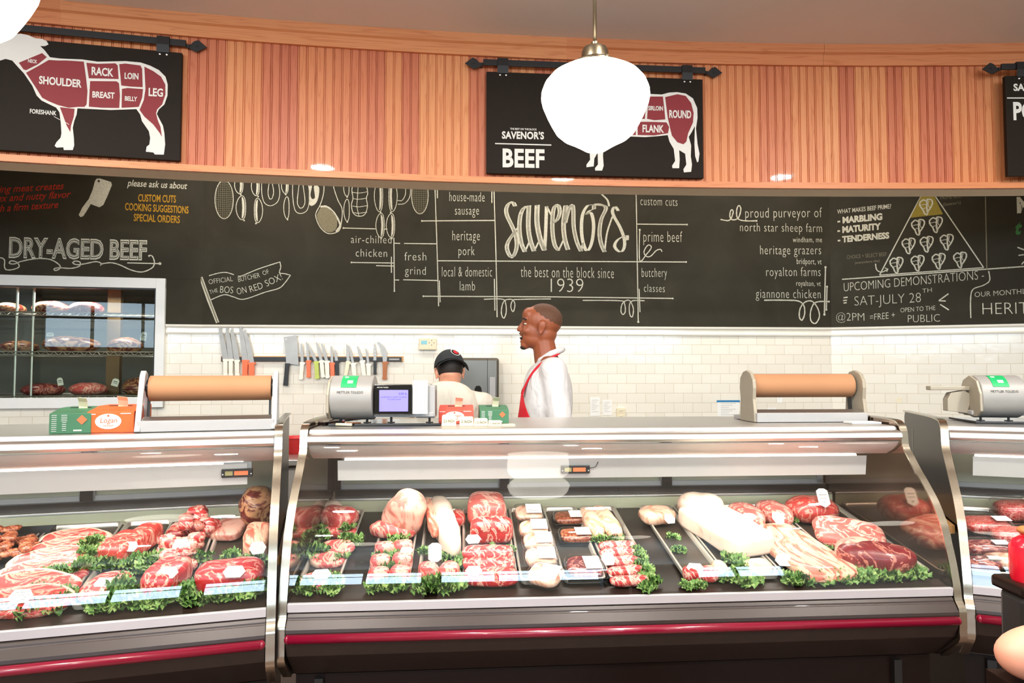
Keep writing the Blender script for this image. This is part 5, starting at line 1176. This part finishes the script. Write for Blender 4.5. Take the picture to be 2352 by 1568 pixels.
ptag(MC,1087,1232,'white tag on the marbled beef lump, flank tray',.085,.062,.038,R(4),38); ptag(MC,1088,1304,'white tag on the front flank steaks',.065,.062,.036,R(-3),35)
kale(MC,'in the flank steak tray, middle case',((1172,1258,.5,.03),(1128,1250,.4,.03)))
def pack(label,fr,px,py,r,h,yaw,mat,lab=(.25,.0,.5,.55),tilt=0,tray=False,group=None,seed=1):
    x,y,z=fr.dk(px,py,h+r[2]); t=thing('meat_pack',label,'meat pack',deckM(fr,x,y,h,yaw,tilt),group)
    part('contents',MB().sup((0,0,r[2]*.9),(r[0]*.88,r[1]*.86,r[2]*.85),.6,.6,28,16,.005,18,seed,.9),mt[mat],t,smooth=True)
    if tray: part('foam_tray',MB().extr([(-r[0],-r[1]),(r[0],-r[1]),(r[0],r[1]),(-r[0],r[1])],0,.004,'z').sheet([(-r[0],.016),(-r[0]*.93,.002)],.002,-r[1],r[1],'y').sheet([(r[0],.016),(r[0]*.93,.002)],.002,-r[1],r[1],'y').sheet([(-r[1],.016),(-r[1]*.93,.002)],.002,-r[0],r[0],'x'),mt['black'],t,bev=.002)
    part('film',MB().sup((0,0,r[2]*1.0),(r[0],r[1],r[2]*1.04),.55,.5,36,18,.0035,55,seed+3,.9),mt['film'],t,smooth=True)
    l=lab; zt_=r[2]*2.06
    o=part('pack_label',MB().extr([(r[0]*(l[0]-l[2]/1),r[1]*(l[1]-l[3])),(r[0]*(l[0]+l[2]),r[1]*(l[1]-l[3])),(r[0]*(l[0]+l[2]),r[1]*(l[1]+l[3])),(r[0]*(l[0]-l[2]),r[1]*(l[1]+l[3]))],zt_,zt_+.001,'z'),mt['paper'],t)
    part('print',MB().box((r[0]*l[0],r[1]*(l[1]-l[3]*.6),zt_+.0013),(r[0]*l[2]*1.2,.0015,.0004)).box((r[0]*l[0],r[1]*(l[1]-l[3]*.3),zt_+.0013),(r[0]*l[2]*1.5,.001,.0004)),mt['ink'],o)
Gp='clear vacuum packs in a row'
for i,q in enumerate(((1214,1176,'rearmost, tallest pack'),(1226,1212,'second pack from the back'),(1236,1243,'third pack from the back'),(1242,1278,'second pack from the front'),(1252,1318,'front pack, its label tilted'))):
    pack('clear vacuum pack of pale sausage, %s'%q[2],MC,q[0],q[1],(.068,.06,.022),.012+.008*(4-i)*0+(.02 if i==0 else .008),(0,0,0,0,-.45)[i],'poultry',(.3,0,.5,.6),R(10),False,Gp,i)
Gt='film-wrapped packs on black trays'
for i,q in enumerate(((1308,1188,'rearmost'),(1322,1228,'middle'),(1342,1300,'front, largest with a blue glare'))):
    pack('film-wrapped black-tray pack, %s'%q[2],MC,q[0],q[1],(.074,.06+.025*(i==2),.02),.008,0,'beef_d' if i==2 else 'cooked',(.38,-.1,.42,.6),0,True,Gt,i+9)
Gw='two long pale tenderloins at the back'
joint('pale_tenderloin','long pale tenderloin, left of two behind the pink strips',MC,1358,1198,(.036,.15,.035),'poultry',.008,.06,0,0,(.9,.8),.005,9,1,.8,group=Gw)
joint('pale_tenderloin','long pale tenderloin with a tag, right of two behind the pink strips',MC,1392,1196,(.042,.155,.038),'poultry',.008,.10,0,0,(.9,.8),.005,9,2,.8,group=Gw)
ptag(MC,1411,1208,'white tag on the right pale tenderloin',.075,.05,.045,R(10),35)
Gs='pink tenderloin strips lying crosswise'
for i,(px,py) in enumerate(((1417,1252),(1420,1268),(1430,1288),(1439,1310),(1447,1332))):
    joint('tenderloin_strip','pink tenderloin strip lying crosswise, %s'%('rearmost','second from the back','middle one','second from the front','frontmost')[i],MC,px,py,(.078,.025,.02),'beef_s',.008,-.03,0,0,(.9,.7),.005,16,i+3,.8,group=Gs,twist=.004)
ptag(MC,1397,1277,'white tag on the pink tenderloin strips',.05,.055,.05,R(5),40)
kale(MC,'beside the tenderloin strips, middle case',((1380,1238,.7,.02),(1412,1236,.7,.02),(1462,1262,.6,.02),(1468,1276,.6,.02),(1474,1292,.6,.02),(1482,1308,.7,.02),(1492,1330,.7,.015),(1486,1344,.6,.012)))
joint('pork_cheek','small pale pork heap with a tag at the back, right of the glass seam',MC,1508,1182,(.082,.07,.035),'poultry',.01,.2,0,0,(.8,.8),.012,14,7,.8)
ptag(MC,1538,1186,'white tag on the small pale pork heap',.065,.05,.045,R(10),35)
kale(MC,'loose in the nearly empty tray',((1543,1230,.55,.0),(1560,1262,.65,.0),(1605,1340,.5,.012),(1580,1342,.4,.012),(1570,1336,.4,.012)))
for i,(px,lb) in enumerate(((1588,'left'),(1627,'right'))): joint('pork_tenderloin','short red tenderloin at the front of the nearly empty tray, %s one'%lb,MC,px,1316,(.034,.032,.024),'beef_s',.008,(.2,-.2)[i],0,0,(.7,.8),.005,14,i+60,.8,group='two short red tenderloins')
ptag(MC,1597,1298,'white tag on the two short red tenderloins',.055,.065,.04,R(-10),28)
joint('pork_belly','huge white pork belly slab glowing in the case light',MC,1662,1212,(.112,.20,.045),'fat',.02,.30,0,0,(.35,.3),.014,8,9,.85)
joint('pork_belly','folded pinkish end of pork behind the huge white slab',MC,1608,1162,(.105,.08,.065),'fat',.02,.1,0,0,(.8,.8),.014,9,10,.75)
for i,q in enumerate(((1652,1305,.032,.045,'left of the kale'),(1738,1300,.062,.045,'right of the kale'))): joint('chicken_thigh','pale pink piece in front of the white slab, %s'%q[4],MC,q[0],q[1],(q[2],q[3],.026),'poultry',.008,.3*i,0,0,(.9,.9),.006,12,i+70,.8)
kale(MC,'in front of the white pork slab',((1682,1285,.9,.02),(1697,1302,.9,.02),(1700,1330,.8,.012),(1665,1322,.7,.012),(1735,1325,.6,.01),(1645,1300,.5,.012)))
joint('pork_rib_slab','long marbled pork rib slab with a tag running front to back',MC,1832,1262,(.118,.235,.022),'belly',.012,.16,0,0,(.4,.35),.008,10,14,.9)
for i,(px,py,lb) in enumerate(((1712,1182,'left'),(1775,1176,'right'))): joint('pork_loin','rounded pork loin with a tag behind the rib slab, %s of two'%lb,MC,px,py,(.065,.10,.045),'pork',.012,.25,0,0,(.8,.8),.007,9,i+80,.8,group='two pork loins behind the rib slab')
ptag(MC,1720,1181,'white tag on the left pork loin',.08,.06,.035,R(-18),28); ptag(MC,1787,1184,'white tag on the right pork loin',.088,.055,.055,R(10),42); ptag(MC,1801,1281,'white tag on the long pork rib slab',.045,.07,.05,R(-8),28)
kale(MC,'around the long pork rib slab',((1716,1206,.6,.02),(1822,1192,.5,.02),(1815,1328,.8,.01),(1850,1325,.9,.01),(1880,1324,.9,.01),(1912,1322,.9,.01),(1932,1324,.8,.01)))
joint('pork_butt','large round pork butt with a shield-shaped tag, back right of the middle case',MC,1862,1168,(.115,.085,.06),'porks',.015,-.15,0,0,(.9,.9),.010,8,15,.7)
joint('pork_shoulder','broad pork shoulder slice in the middle of the rightmost tray',MC,1945,1222,(.14,.10,.032),'pork',.03,-.25,.15,.05,(.6,.6),.010,9,16,.8)
joint('pork_picnic','front pork joint with a dark red cut face and a pale rind',MC,2010,1278,(.14,.07,.058),'beef_d',.010,-.22,0,0,(.8,.85),.008,8,17,.8)
joint('pork_rind','pale rind and fat cap wrapped over the left end of the front joint',MC,1968,1268,(.080,.072,.058),'rind',.012,-.3,0,0,(.85,.85),.010,9,19,.8)
t=thing('shield_tag','white shield-shaped tag hanging on the large round pork butt','price tag',MC.M(*MC.dk(1891,1142,.14)[:2],DA+DB*MC.dk(1891,1142,.14)[1]+.14)@Matrix.Rotation(R(-25),4,'X'))
part('card',MB().extr([(-.026,-.03),(0,-.045),(.026,-.03),(.026,.03),(.012,.04),(-.012,.04),(-.026,.03)],0,.0015,'y'),mt['paper'],t); part('print',MB().box((0,-.0008,.012),(.036,.0006,.004)).box((0,-.0008,-.004),(.032,.0006,.003)).box((0,-.0008,-.024),(.008,.0006,.008)),mt['grey_pl'],t)
kale(MC,'in a row before the large pork roasts',((1962,1320,.8,.01),(1988,1319,.9,.01),(2016,1318,.9,.01),(2045,1316,.9,.01),(2073,1314,.9,.01),(2098,1310,.9,.01),(1905,1252,.4,.02)))
# ---- right case
Gr='film-wrapped ground beef packs in the right case'
for i,q in enumerate(((2262,1202,.10,.075,.03,'mince','packed ground beef heap nearest the left end'),(2335,1168,.10,.08,.045,'mince','tall heap of ground beef at the back'),(2262,1255,.09,.06,.025,'beef_d','darker ground beef pack, second row'),(2330,1225,.10,.06,.03,'mince','glittering pack in the middle row by the edge'),(2255,1290,.07,.045,.022,'beef_d','small dark front pack'),(2325,1285,.11,.055,.024,'poultry','pale front pack at the edge'),(2420,1200,.10,.1,.04,'mince','pack beyond the right edge'))):
    pack('wrapped beef, %s'%q[6],RC,q[0],q[1],q[2:5],.01,R(10),q[5],(.55,-.2,.3,.35),0,False,Gr,i+20)
# foreground at the lower right ------------------------------------------------
t=thing('display_stand','dark blurred display stand in the near right corner','stand',Matrix.Translation((aty(2292,1350,1.2).x+.075,1.2,0)))
hz=aty(2300,1350,1.13).z
part('upright',MB().extr([(-.075,-.06),(.30,-.06),(.30,.0),(-.075,.0)],0,hz-.02,'z'),mt['black_sat'],t,bev=.01); part('top_board',MB().extr([(-.082,-.07),(.30,-.07),(.30,.01),(-.082,.01)],hz-.02,hz,'z'),mt['bronze_dk'],t,bev=.006)
t=thing('red_bottle','red bottle with a brown stopper standing on the near dark display stand','bottle',Matrix.Translation((aty(2349,1300,1.15).x+.030,1.17,hz)))
zt2=aty(2345,1215,1.15).z-hz
part('bottle_body',MB().lathe([(0,0),(.030,0),(.032,.01),(.032,zt2*.62),(.026,zt2*.74),(.015,zt2*.82),(.015,zt2*.86),(0,zt2*.86)],28),plain('red_glaze',(200,20,40),.2),t,auto=40)
part('stopper',MB().sup((0,0,zt2*.92),(.020,.020,zt2*.09),n=20,m=12),mt['brownh'],t,smooth=True)
P=aty(2362,1540,.95); o=link('pink_ham',MB().sup((0,0,0),(.075,.045,.042),amp=.004,fr=9).mesh('ham',plain('ham_rind',(206,142,116),.5),True),None,Matrix.Translation((P.x+.068,1.0,P.z))); tag(o,'blurred pinkish rounded ham at the bottom right corner','ham')
part('shelf_block',MB().box((P.x+.08,1.0,(P.z-.04)/2),(.14,.1,P.z-.04)),mt['bronze_dk'],None).update_tag(); o=bpy.data.objects['shelf_block']; tag(o,'dark plinth under the pinkish ham at the lower right corner','plinth')
# ------------------------------------------------------------------ people
def remesh(mb,vox,name,mat,parent=None,sm=3):
    me=mb.mesh(name,mat); o=bpy.data.objects.new(name,me); col.objects.link(o)
    r=o.modifiers.new('r','REMESH'); r.mode='VOXEL'; r.voxel_size=vox; r.use_smooth_shade=True
    s=o.modifiers.new('s','SMOOTH'); s.iterations=sm; s.factor=.6
    dg=bpy.context.evaluated_depsgraph_get(); m2=bpy.data.meshes.new_from_object(o.evaluated_get(dg)); m2.name=name
    if not m2.materials: m2.materials.append(mat)
    bpy.data.objects.remove(o,do_unlink=True); o=link(name,m2,parent); return o
def cap_(b,p,q,r0,r1,n=14):
    """rounded tapered limb segment"""
    p,q=Vector(p),Vector(q); K=7; path=[];rs=[]; d=(q-p).normalized()
    for k in range(K,0,-1): a=PI/2*k/K; path.append(p-d*r0*math.sin(a)); rs.append(max(.0008,r0*math.cos(a)))
    path+=[p,q]; rs+=[r0,r1]
    for k in range(1,K+1): a=PI/2*k/K; path.append(q+d*r1*math.sin(a)); rs.append(max(.0008,r1*math.cos(a)))
    return b.tube(path,rs,n)
def head(b,M,smile=True):
    S=lambda c,r,e=1: b.sup(c,r,e,e,24,16,mat=M)
    S((-.014,0,.035),(.100,.078,.085)); S((.026,0,-.018),(.064,.063,.078)); S((.026,0,-.058),(.062,.057,.050)); S((.066,0,-.092),(.025,.028,.021)); S((-.02,0,-.03),(.07,.066,.06))
    S((.066,0,.036),(.024,.052,.014)); S((.055,0,.06),(.035,.055,.04))
    b.tube([M@Vector(p) for p in((.078,0,.030),(.092,0,.006),(.104,0,-.012))],[.010,.011,.012],10); S((.100,0,-.016),(.015,.012,.011)); S((.092,.013,-.020),(.011,.008,.009)); S((.092,-.013,-.020),(.011,.008,.009))
    for s in(-1,1):
        S((.058,s*.036,-.022),(.028,.022,.022))
        S((-.008,s*.079,-.002),(.019,.009,.033)); S((-.013,s*.087,.010),(.018,.006,.022)); S((-.004,s*.081,-.030),(.009,.007,.012))
    S((.086,0,-.042),(.012,.026,.008)); S((.081,0,-.074),(.014,.024,.008))
def hand(b,M,side=1):
    b.sup((0,0,-.045),(.042,.014,.048),.8,.8,16,12,mat=M)
    for i,(x,l) in enumerate(((-.030,.062),(-.010,.074),(.011,.068),(.030,.052))):
        p=[M@Vector(v) for v in((x,0,-.085),(x*1.08,.008*side,-.085-l*.45),(x*1.1,.024*side,-.085-l*.85))]; cap_(b,p[0],p[1],.0088,.0082,8); cap_(b,p[1],p[2],.0082,.0072,8)
    p=[M@Vector(v) for v in((-.036,0,-.03),(-.060,.012*side,-.062),(-.064,.020*side,-.088))]; cap_(b,p[0],p[1],.012,.0098,8); cap_(b,p[1],p[2],.0098,.008,8)
def person(label,base,yaw,J,headM,skin,build):
    t=thing('person',label,'person',Matrix.Translation(base)@Matrix.Rotation(yaw,4,'Z')); b=MB()
    head(b,headM)
    cap_(b,headM@Vector((-.020,0,-.055)),J['neck'],.062,.070)
    b.sup(J['chest'],(.105,.165,.20),.9,.9,28,18); b.sup(J['belly'],(.10,.145,.19),.9,.9,28,18); b.sup(J['hip'],(.105,.16,.13),.9,.9,24,16)
    for s in('l','r'):
        cap_(b,J['neck'],J['sh'+s],.05,.058); cap_(b,J['sh'+s],J['el'+s],.054,.042); cap_(b,J['el'+s],J['wr'+s],.041,.028)
        hd=(Vector(J['wr'+s])-Vector(J['el'+s])).normalized(); rot=Vector((0,0,-1)).rotation_difference(hd).to_matrix().to_4x4()
        hand(b,Matrix.Translation(J['wr'+s])@rot,1 if s=='l' else -1)
        cap_(b,J['hp'+s],J['kn'+s],.085,.058); cap_(b,J['kn'+s],J['an'+s],.054,.036); cap_(b,(J['an'+s][0]-.02,J['an'+s][1],.04),(J['an'+s][0]+.15,J['an'+s][1],.035),.038,.032)
    remesh(b,.0052,'body',skin,t,4); return t
def clothes_upper(J,g=.016,sleeve='long'):
    b=MB(); b.sup(J['chest'],(.125+g,.18+g,.215),.8,.85,32,20); b.sup(J['belly'],(.122+g,.168+g,.24),.75,.85,32,20); b.sup((J['hip'][0],J['hip'][1],J['hip'][2]-.02),(.13,.185,.15),.6,.85,28,16)
    for s in('l','r'):
        cap_(b,(J['neck'][0],J['neck'][1]*.9+J['sh'+s][1]*.1,J['neck'][2]-.035),J['sh'+s],.055,.074); cap_(b,J['sh'+s],J['el'+s],.078,.064)
        if sleeve=='long': cap_(b,J['el'+s],tuple(Vector(J['wr'+s])*.94+Vector(J['el'+s])*.06),.062,.045)
    return b
# walking man in profile, facing the left of the picture (local +x is forward)
hc=aty(1234,752,3.85)
fl=0.0
def jm(z0):
    return dict(neck=(-.040,0,z0-.185),chest=(-.045,0,z0-.40),belly=(-.035,0,z0-.62),hip=(-.035,0,z0-.84),
     shl=(-.070,.165,z0-.245),shr=(-.070,-.165,z0-.245),ell=(-.105,.205,z0-.54),elr=(-.02,-.21,z0-.54),wrl=(.06,.20,z0-.72),wrr=(.20,-.16,z0-.66),
     hpl=(-.04,.09,z0-.88),hpr=(-.04,-.09,z0-.88),knl=(.10,.10,z0-1.30),knr=(-.06,-.10,z0-1.31),anl=(.10,.10,.09),anr=(-.34,-.10,.11))
J=jm(hc.z)
hM=Matrix.Translation((0,0,hc.z))@Matrix.Rotation(R(-3),4,'Y')@Matrix.Scale(1.12,4)
p1=person('smiling man with cropped hair, white coat and red apron, walking left behind the counter',(hc.x+.012,3.85,0),PI,J,hM,mt['skin_d'],0)
# hair shadow: a close-cropped cap over the back of the skull
hb=MB(); hb.sup((-.018,0,.040),(.0970,.0765,.0830),1,1,110,80)
me=hb; V=me.v; keep=[f for f in me.f if all((V[i][0]<.035-.55*max(0,(.03-V[i][2])) and V[i][2]>-.055+ .0*V[i][0]) for i in f)]
me.f=keep; me.m=[0]*len(keep); o=part('cropped_hair',me,mt['hair_s'],p1,smooth=True,M=hM)
for s in(-1,1):
    o=part('eye',MB().sup((.071,s*.033,.012),(.011,.012,.0038),n=14,m=10),mt['white'],p1,smooth=True,M=hM); part('iris',MB().sup((.0805,s*.034,.012),(.003,.008,.0036),n=10,m=8),mt['ink'],o)
    part('eyebrow',MB().tube([(.084,s*.014,.034),(.084,s*.034,.040),(.070,s*.052,.034)],.004,8),mt['hair'],p1,smooth=True,M=hM)
part('moustache',MB().tube([(.082,-.026,-.042),(.0965,0,-.034),(.082,.026,-.042)],.0045,8),mt['hair'],p1,smooth=True,M=hM)
part('goatee',MB().sup((.074,0,-.104),(.018,.020,.012),n=14,m=10),mt['hair'],p1,smooth=True,M=hM)
part('mouth',MB().sup((.086,0,-.057),(.010,.0245,.0105),n=18,m=12),mt['ink'],p1,smooth=True,M=hM)
part('teeth',MB().sup((.090,0,-.053),(.0085,.0225,.0055),n=18,m=10),mt['white'],p1,smooth=True,M=hM)
coat=remesh(clothes_upper(J),.011,'white_coat',mt['cloth'],p1,5)
zn=J['neck'][2]
part('collar',MB().tube([(.012,0,zn-.03),(-.005,.052,zn+.0),(-.06,.078,zn+.035),(-.115,.05,zn+.055),(-.13,0,zn+.062),(-.115,-.05,zn+.055),(-.06,-.078,zn+.035),(-.005,-.052,zn+.0),(.012,0,zn-.03)],.017,10),mt['cloth'],p1,smooth=True)
def shell(pts,half,th,n=14):
    """cloth bent round the front of the trunk: rows of (x_front, z, halfwidth, wrap)"""
    V=[];Fq=[]
    for x,z,hw,wr in pts:
        for k in range(n+1):
            a=-1+2*k/n; V.append((x-wr*a*a,hw*a,z))
    m_=n+1; N_=len(V); V+=[(v[0]-th,v[1],v[2]) for v in V]
    for i in range(len(pts)-1):
        for k in range(n): q=(i*m_+k,i*m_+k+1,(i+1)*m_+k+1,(i+1)*m_+k); Fq+=[q,tuple(N_+j for j in reversed(q))]
    R_=len(pts)
    for i in range(R_-1):
        for k in(0,n): Fq.append((i*m_+k,(i+1)*m_+k,N_+(i+1)*m_+k,N_+i*m_+k))
    for k in range(n): Fq+= [(k,k+1,N_+k+1,N_+k),((R_-1)*m_+k,(R_-1)*m_+k+1,N_+(R_-1)*m_+k+1,N_+(R_-1)*m_+k)]
    return MB().add(V,Fq)
cx,cz=J['chest'][0],J['chest'][2]
part('apron',shell([(cx+.150,cz+.02,.10,.035),(cx+.160,cz-.06,.115,.04),(cx+.176,cz-.16,.165,.09),(cx+.190,cz-.26,.185,.14),(cx+.20,cz-.45,.19,.16),(cx+.20,cz-.75,.19,.12),(cx+.19,cz-.95,.19,.12)],0,.006),mt['red_cloth'],p1,smooth=True)
for s in(1,-1):
    st=[(cx+.145,s*.095,cz+.02),(cx+.125,s*.105,cz+.08),(cx+.085,s*.112,cz+.15),(cx+.03,s*.110,cz+.205),(cx-.02,s*.095,cz+.232),(cx-.062,s*.05,cz+.252),(cx-.068,0,cz+.262)]
    V=[];Fq=[]
    for i,q in enumerate(smooth([(a,c) for a,b2,c in st],4)):
        bb=smooth([(b2,0) for a,b2,c in st],4)[i][0]; V+=[(q[0]+.004,bb-.016,q[1]+.004),(q[0]+.004,bb+.016,q[1]+.002),(q[0]-.004,bb+.016,q[1]-.004),(q[0]-.004,bb-.016,q[1]-.004)]
    for i in range(len(V)//4-1):
        for k in range(4): Fq.append((4*i+k,4*i+(k+1)%4,4*i+4+(k+1)%4,4*i+4+k))
    part('apron_strap',MB().add(V,Fq),mt['red_cloth'],p1)
b=MB()
for s in('l','r'): cap_(b,J['hp'+s],J['kn'+s],.105,.082); cap_(b,J['kn'+s],(J['an'+s][0],J['an'+s][1],J['an'+s][2]+.02),.08,.068)
b.sup(J['hip'],(.125,.178,.13),.8,.9,24,14); remesh(b,.013,'trousers',mt['trouser'],p1,4)
for s in('l','r'): part('shoe',MB().sup((J['an'+s][0]+.05,J['an'+s][1],.042),(.15,.052,.045),.8,.7,20,12,flat=.93),mt['black'],p1,smooth=True)
# capped man bending over the back counter, seen from behind (local +x is away from the camera)
hc=aty(1034,857,4.35)
J=dict(neck=(-.110,0,hc.z-.095),chest=(-.18,0,hc.z-.26),belly=(-.26,0,hc.z-.50),hip=(-.32,0,hc.z-.72),
 shl=(-.13,.225,hc.z-.165),shr=(-.13,-.215,hc.z-.19),ell=(-.04,.33,hc.z-.40),elr=(-.04,-.33,hc.z-.42),wrl=(.20,.17,hc.z-.52),wrr=(.20,-.17,hc.z-.52),
 hpl=(-.30,.09,hc.z-.79),hpr=(-.30,-.09,hc.z-.79),knl=(-.24,.11,.47),knr=(-.24,-.11,.47),anl=(-.30,.12,.09),anr=(-.30,-.12,.09))
hM=Matrix.Translation((0,0,hc.z))@Matrix.Rotation(R(16),4,'Z')@Matrix.Rotation(R(26),4,'Y')@Matrix.Scale(1.05,4)
p2=person('man in backwards black cap and white polo shirt, bent with his back to us',(hc.x,4.30,0),PI/2,J,hM,mt['skin_l'],0)
hb=MB(); hb.sup((-.020,0,.028),(.098,.080,.092),1,1,32,24); V=hb.v; keep=[f for f in hb.f if all(V[i][0]<.0 and V[i][2]>-.062 for i in f)]; hb.f=keep; hb.m=[0]*len(keep); part('hair',hb,mt['hair'],p2,smooth=True,M=hM)
hb=MB(); hb.sup((-.012,0,.038),(.110,.088,.100),1,1,90,64); V=hb.v; keep=[f for f in hb.f if all(V[i][2]>.022-.10*(V[i][0]) for i in f)]; hb.f=keep; hb.m=[0]*len(keep)
cp=part('cap',hb,mt['cap'],p2,smooth=True,M=hM)
so=cp.modifiers.new('s','SOLIDIFY'); so.thickness=.003; so.offset=1
V=[];Fq=[]
for i in range(7):
    for k in range(15):
        a=-1.05+2.1*k/14; rr=.100+.062*i/6*math.cos(a*.9); V.append((-.010-rr*math.cos(a)*1.0,rr*math.sin(a)*.86,.030-.022*(i/6)-.030*(a*a)*(i/6)+.004))
for i in range(6):
    for k in range(14): Fq.append((i*15+k,i*15+k+1,(i+1)*15+k+1,(i+1)*15+k))
br=part('cap_brim',MB().add(V,Fq),mt['cap'],cp,smooth=True); so=br.modifiers.new('s','SOLIDIFY'); so.thickness=.003
# round patch on the cap: white ring with a pair of red socks
nn=Vector((-.86,-.30,.46)).normalized(); Mp=Matrix.Translation(Vector((-.012-.110*.87,-.088*.235,.038+.100*.43))+nn*.006)@nn.to_track_quat('-X','Z').to_matrix().to_4x4()
N=28; V=[];Fq=[]
for r_ in(.026,.030):
    for k in range(N): a=2*PI*k/N; V.append((0,r_*math.cos(a),r_*math.sin(a)))
for k in range(N): Fq.append((k,(k+1)%N,N+(k+1)%N,N+k))
part('patch_ring',MB().add(V,Fq),mt['white'],cp,M=Mp,label='white ring patch')
sk=[(-.004,.018),(.006,.019),(.006,.004),(.014,-.004),(.016,-.012),(.010,-.015),(-.003,-.008),(-.006,.002)]
part('sock_emblem',MB().add([(-.0008,-y-.004,z+.001) for y,z in sk],[tuple(range(8))]).add([(-.0012,-y*.95+.008,z*.9-.003) for y,z in sk],[tuple(range(8))]),mt['red_cloth'],cp,M=Mp,label='red sock emblem')
sh=remesh(clothes_upper(J,.014),.011,'polo_shirt',mt['cloth_w'],p2,5)
zn=J['neck'][2]
def ring(off,rr,dz): return [( J['neck'][0]-.012+off+rr*1.0*math.cos(a),rr*1.05*math.sin(a),zn+dz+.030*(-math.cos(a))) for a in [2*PI*k/24 for k in range(25)]]
part('shirt_collar',MB().tube(ring(-.01,.080,.0),.020,10,cap=False).tube(ring(-.012,.090,-.022),.020,10,cap=False),mt['cloth_w'],p2,smooth=True)
part('collar_stripe',MB().tube([(x,y,z) for x,y,z in ring(-.016,.1075,-.030) if x<J['neck'][0]+.02],.0042,8),mt['red_cloth'],p2,smooth=True,label='thin red apron neck strap')
b=MB()
for s in('l','r'): cap_(b,J['hp'+s],J['kn'+s],.105,.082); cap_(b,J['kn'+s],(J['an'+s][0],J['an'+s][1],.12),.08,.068)
b.sup(J['hip'],(.125,.178,.13),.8,.9,24,14); remesh(b,.013,'trousers',mt['trouser'],p2,4)
for s in('l','r'): part('shoe',MB().sup((J['an'+s][0]+.05,J['an'+s][1],.042),(.15,.052,.045),.8,.7,20,12,flat=.93),mt['black'],p2,smooth=True)
# back counter under the wall tile
t=thing('work_counter','steel work counter along the tiled back wall','counter',BW.M(0,0,0))
part('counter_top',MB().box((BWL/2,-.36,.90),(BWL-.5,.68,.04)),mt['steel'],t,bev=.004); part('counter_base',MB().box((BWL/2,-.34,.48),(BWL-.6,.6,.78)),mt['grey_pl'],t)

q=BW.loc(aty(676,1040,4.98)); t=thing('red_tub','red plastic tub on the back counter, seen through the left gap between two cases','tub',BW.M(q[0],-.30,.921))
part('tub_wall',MB().lathe([(0,0),(.085,0),(.12,.11),(.128,.112),(.128,.118),(.114,.116),(.08,.006),(0,.006)],28),plain('red_plastic',(200,40,40),.4),t,auto=40)
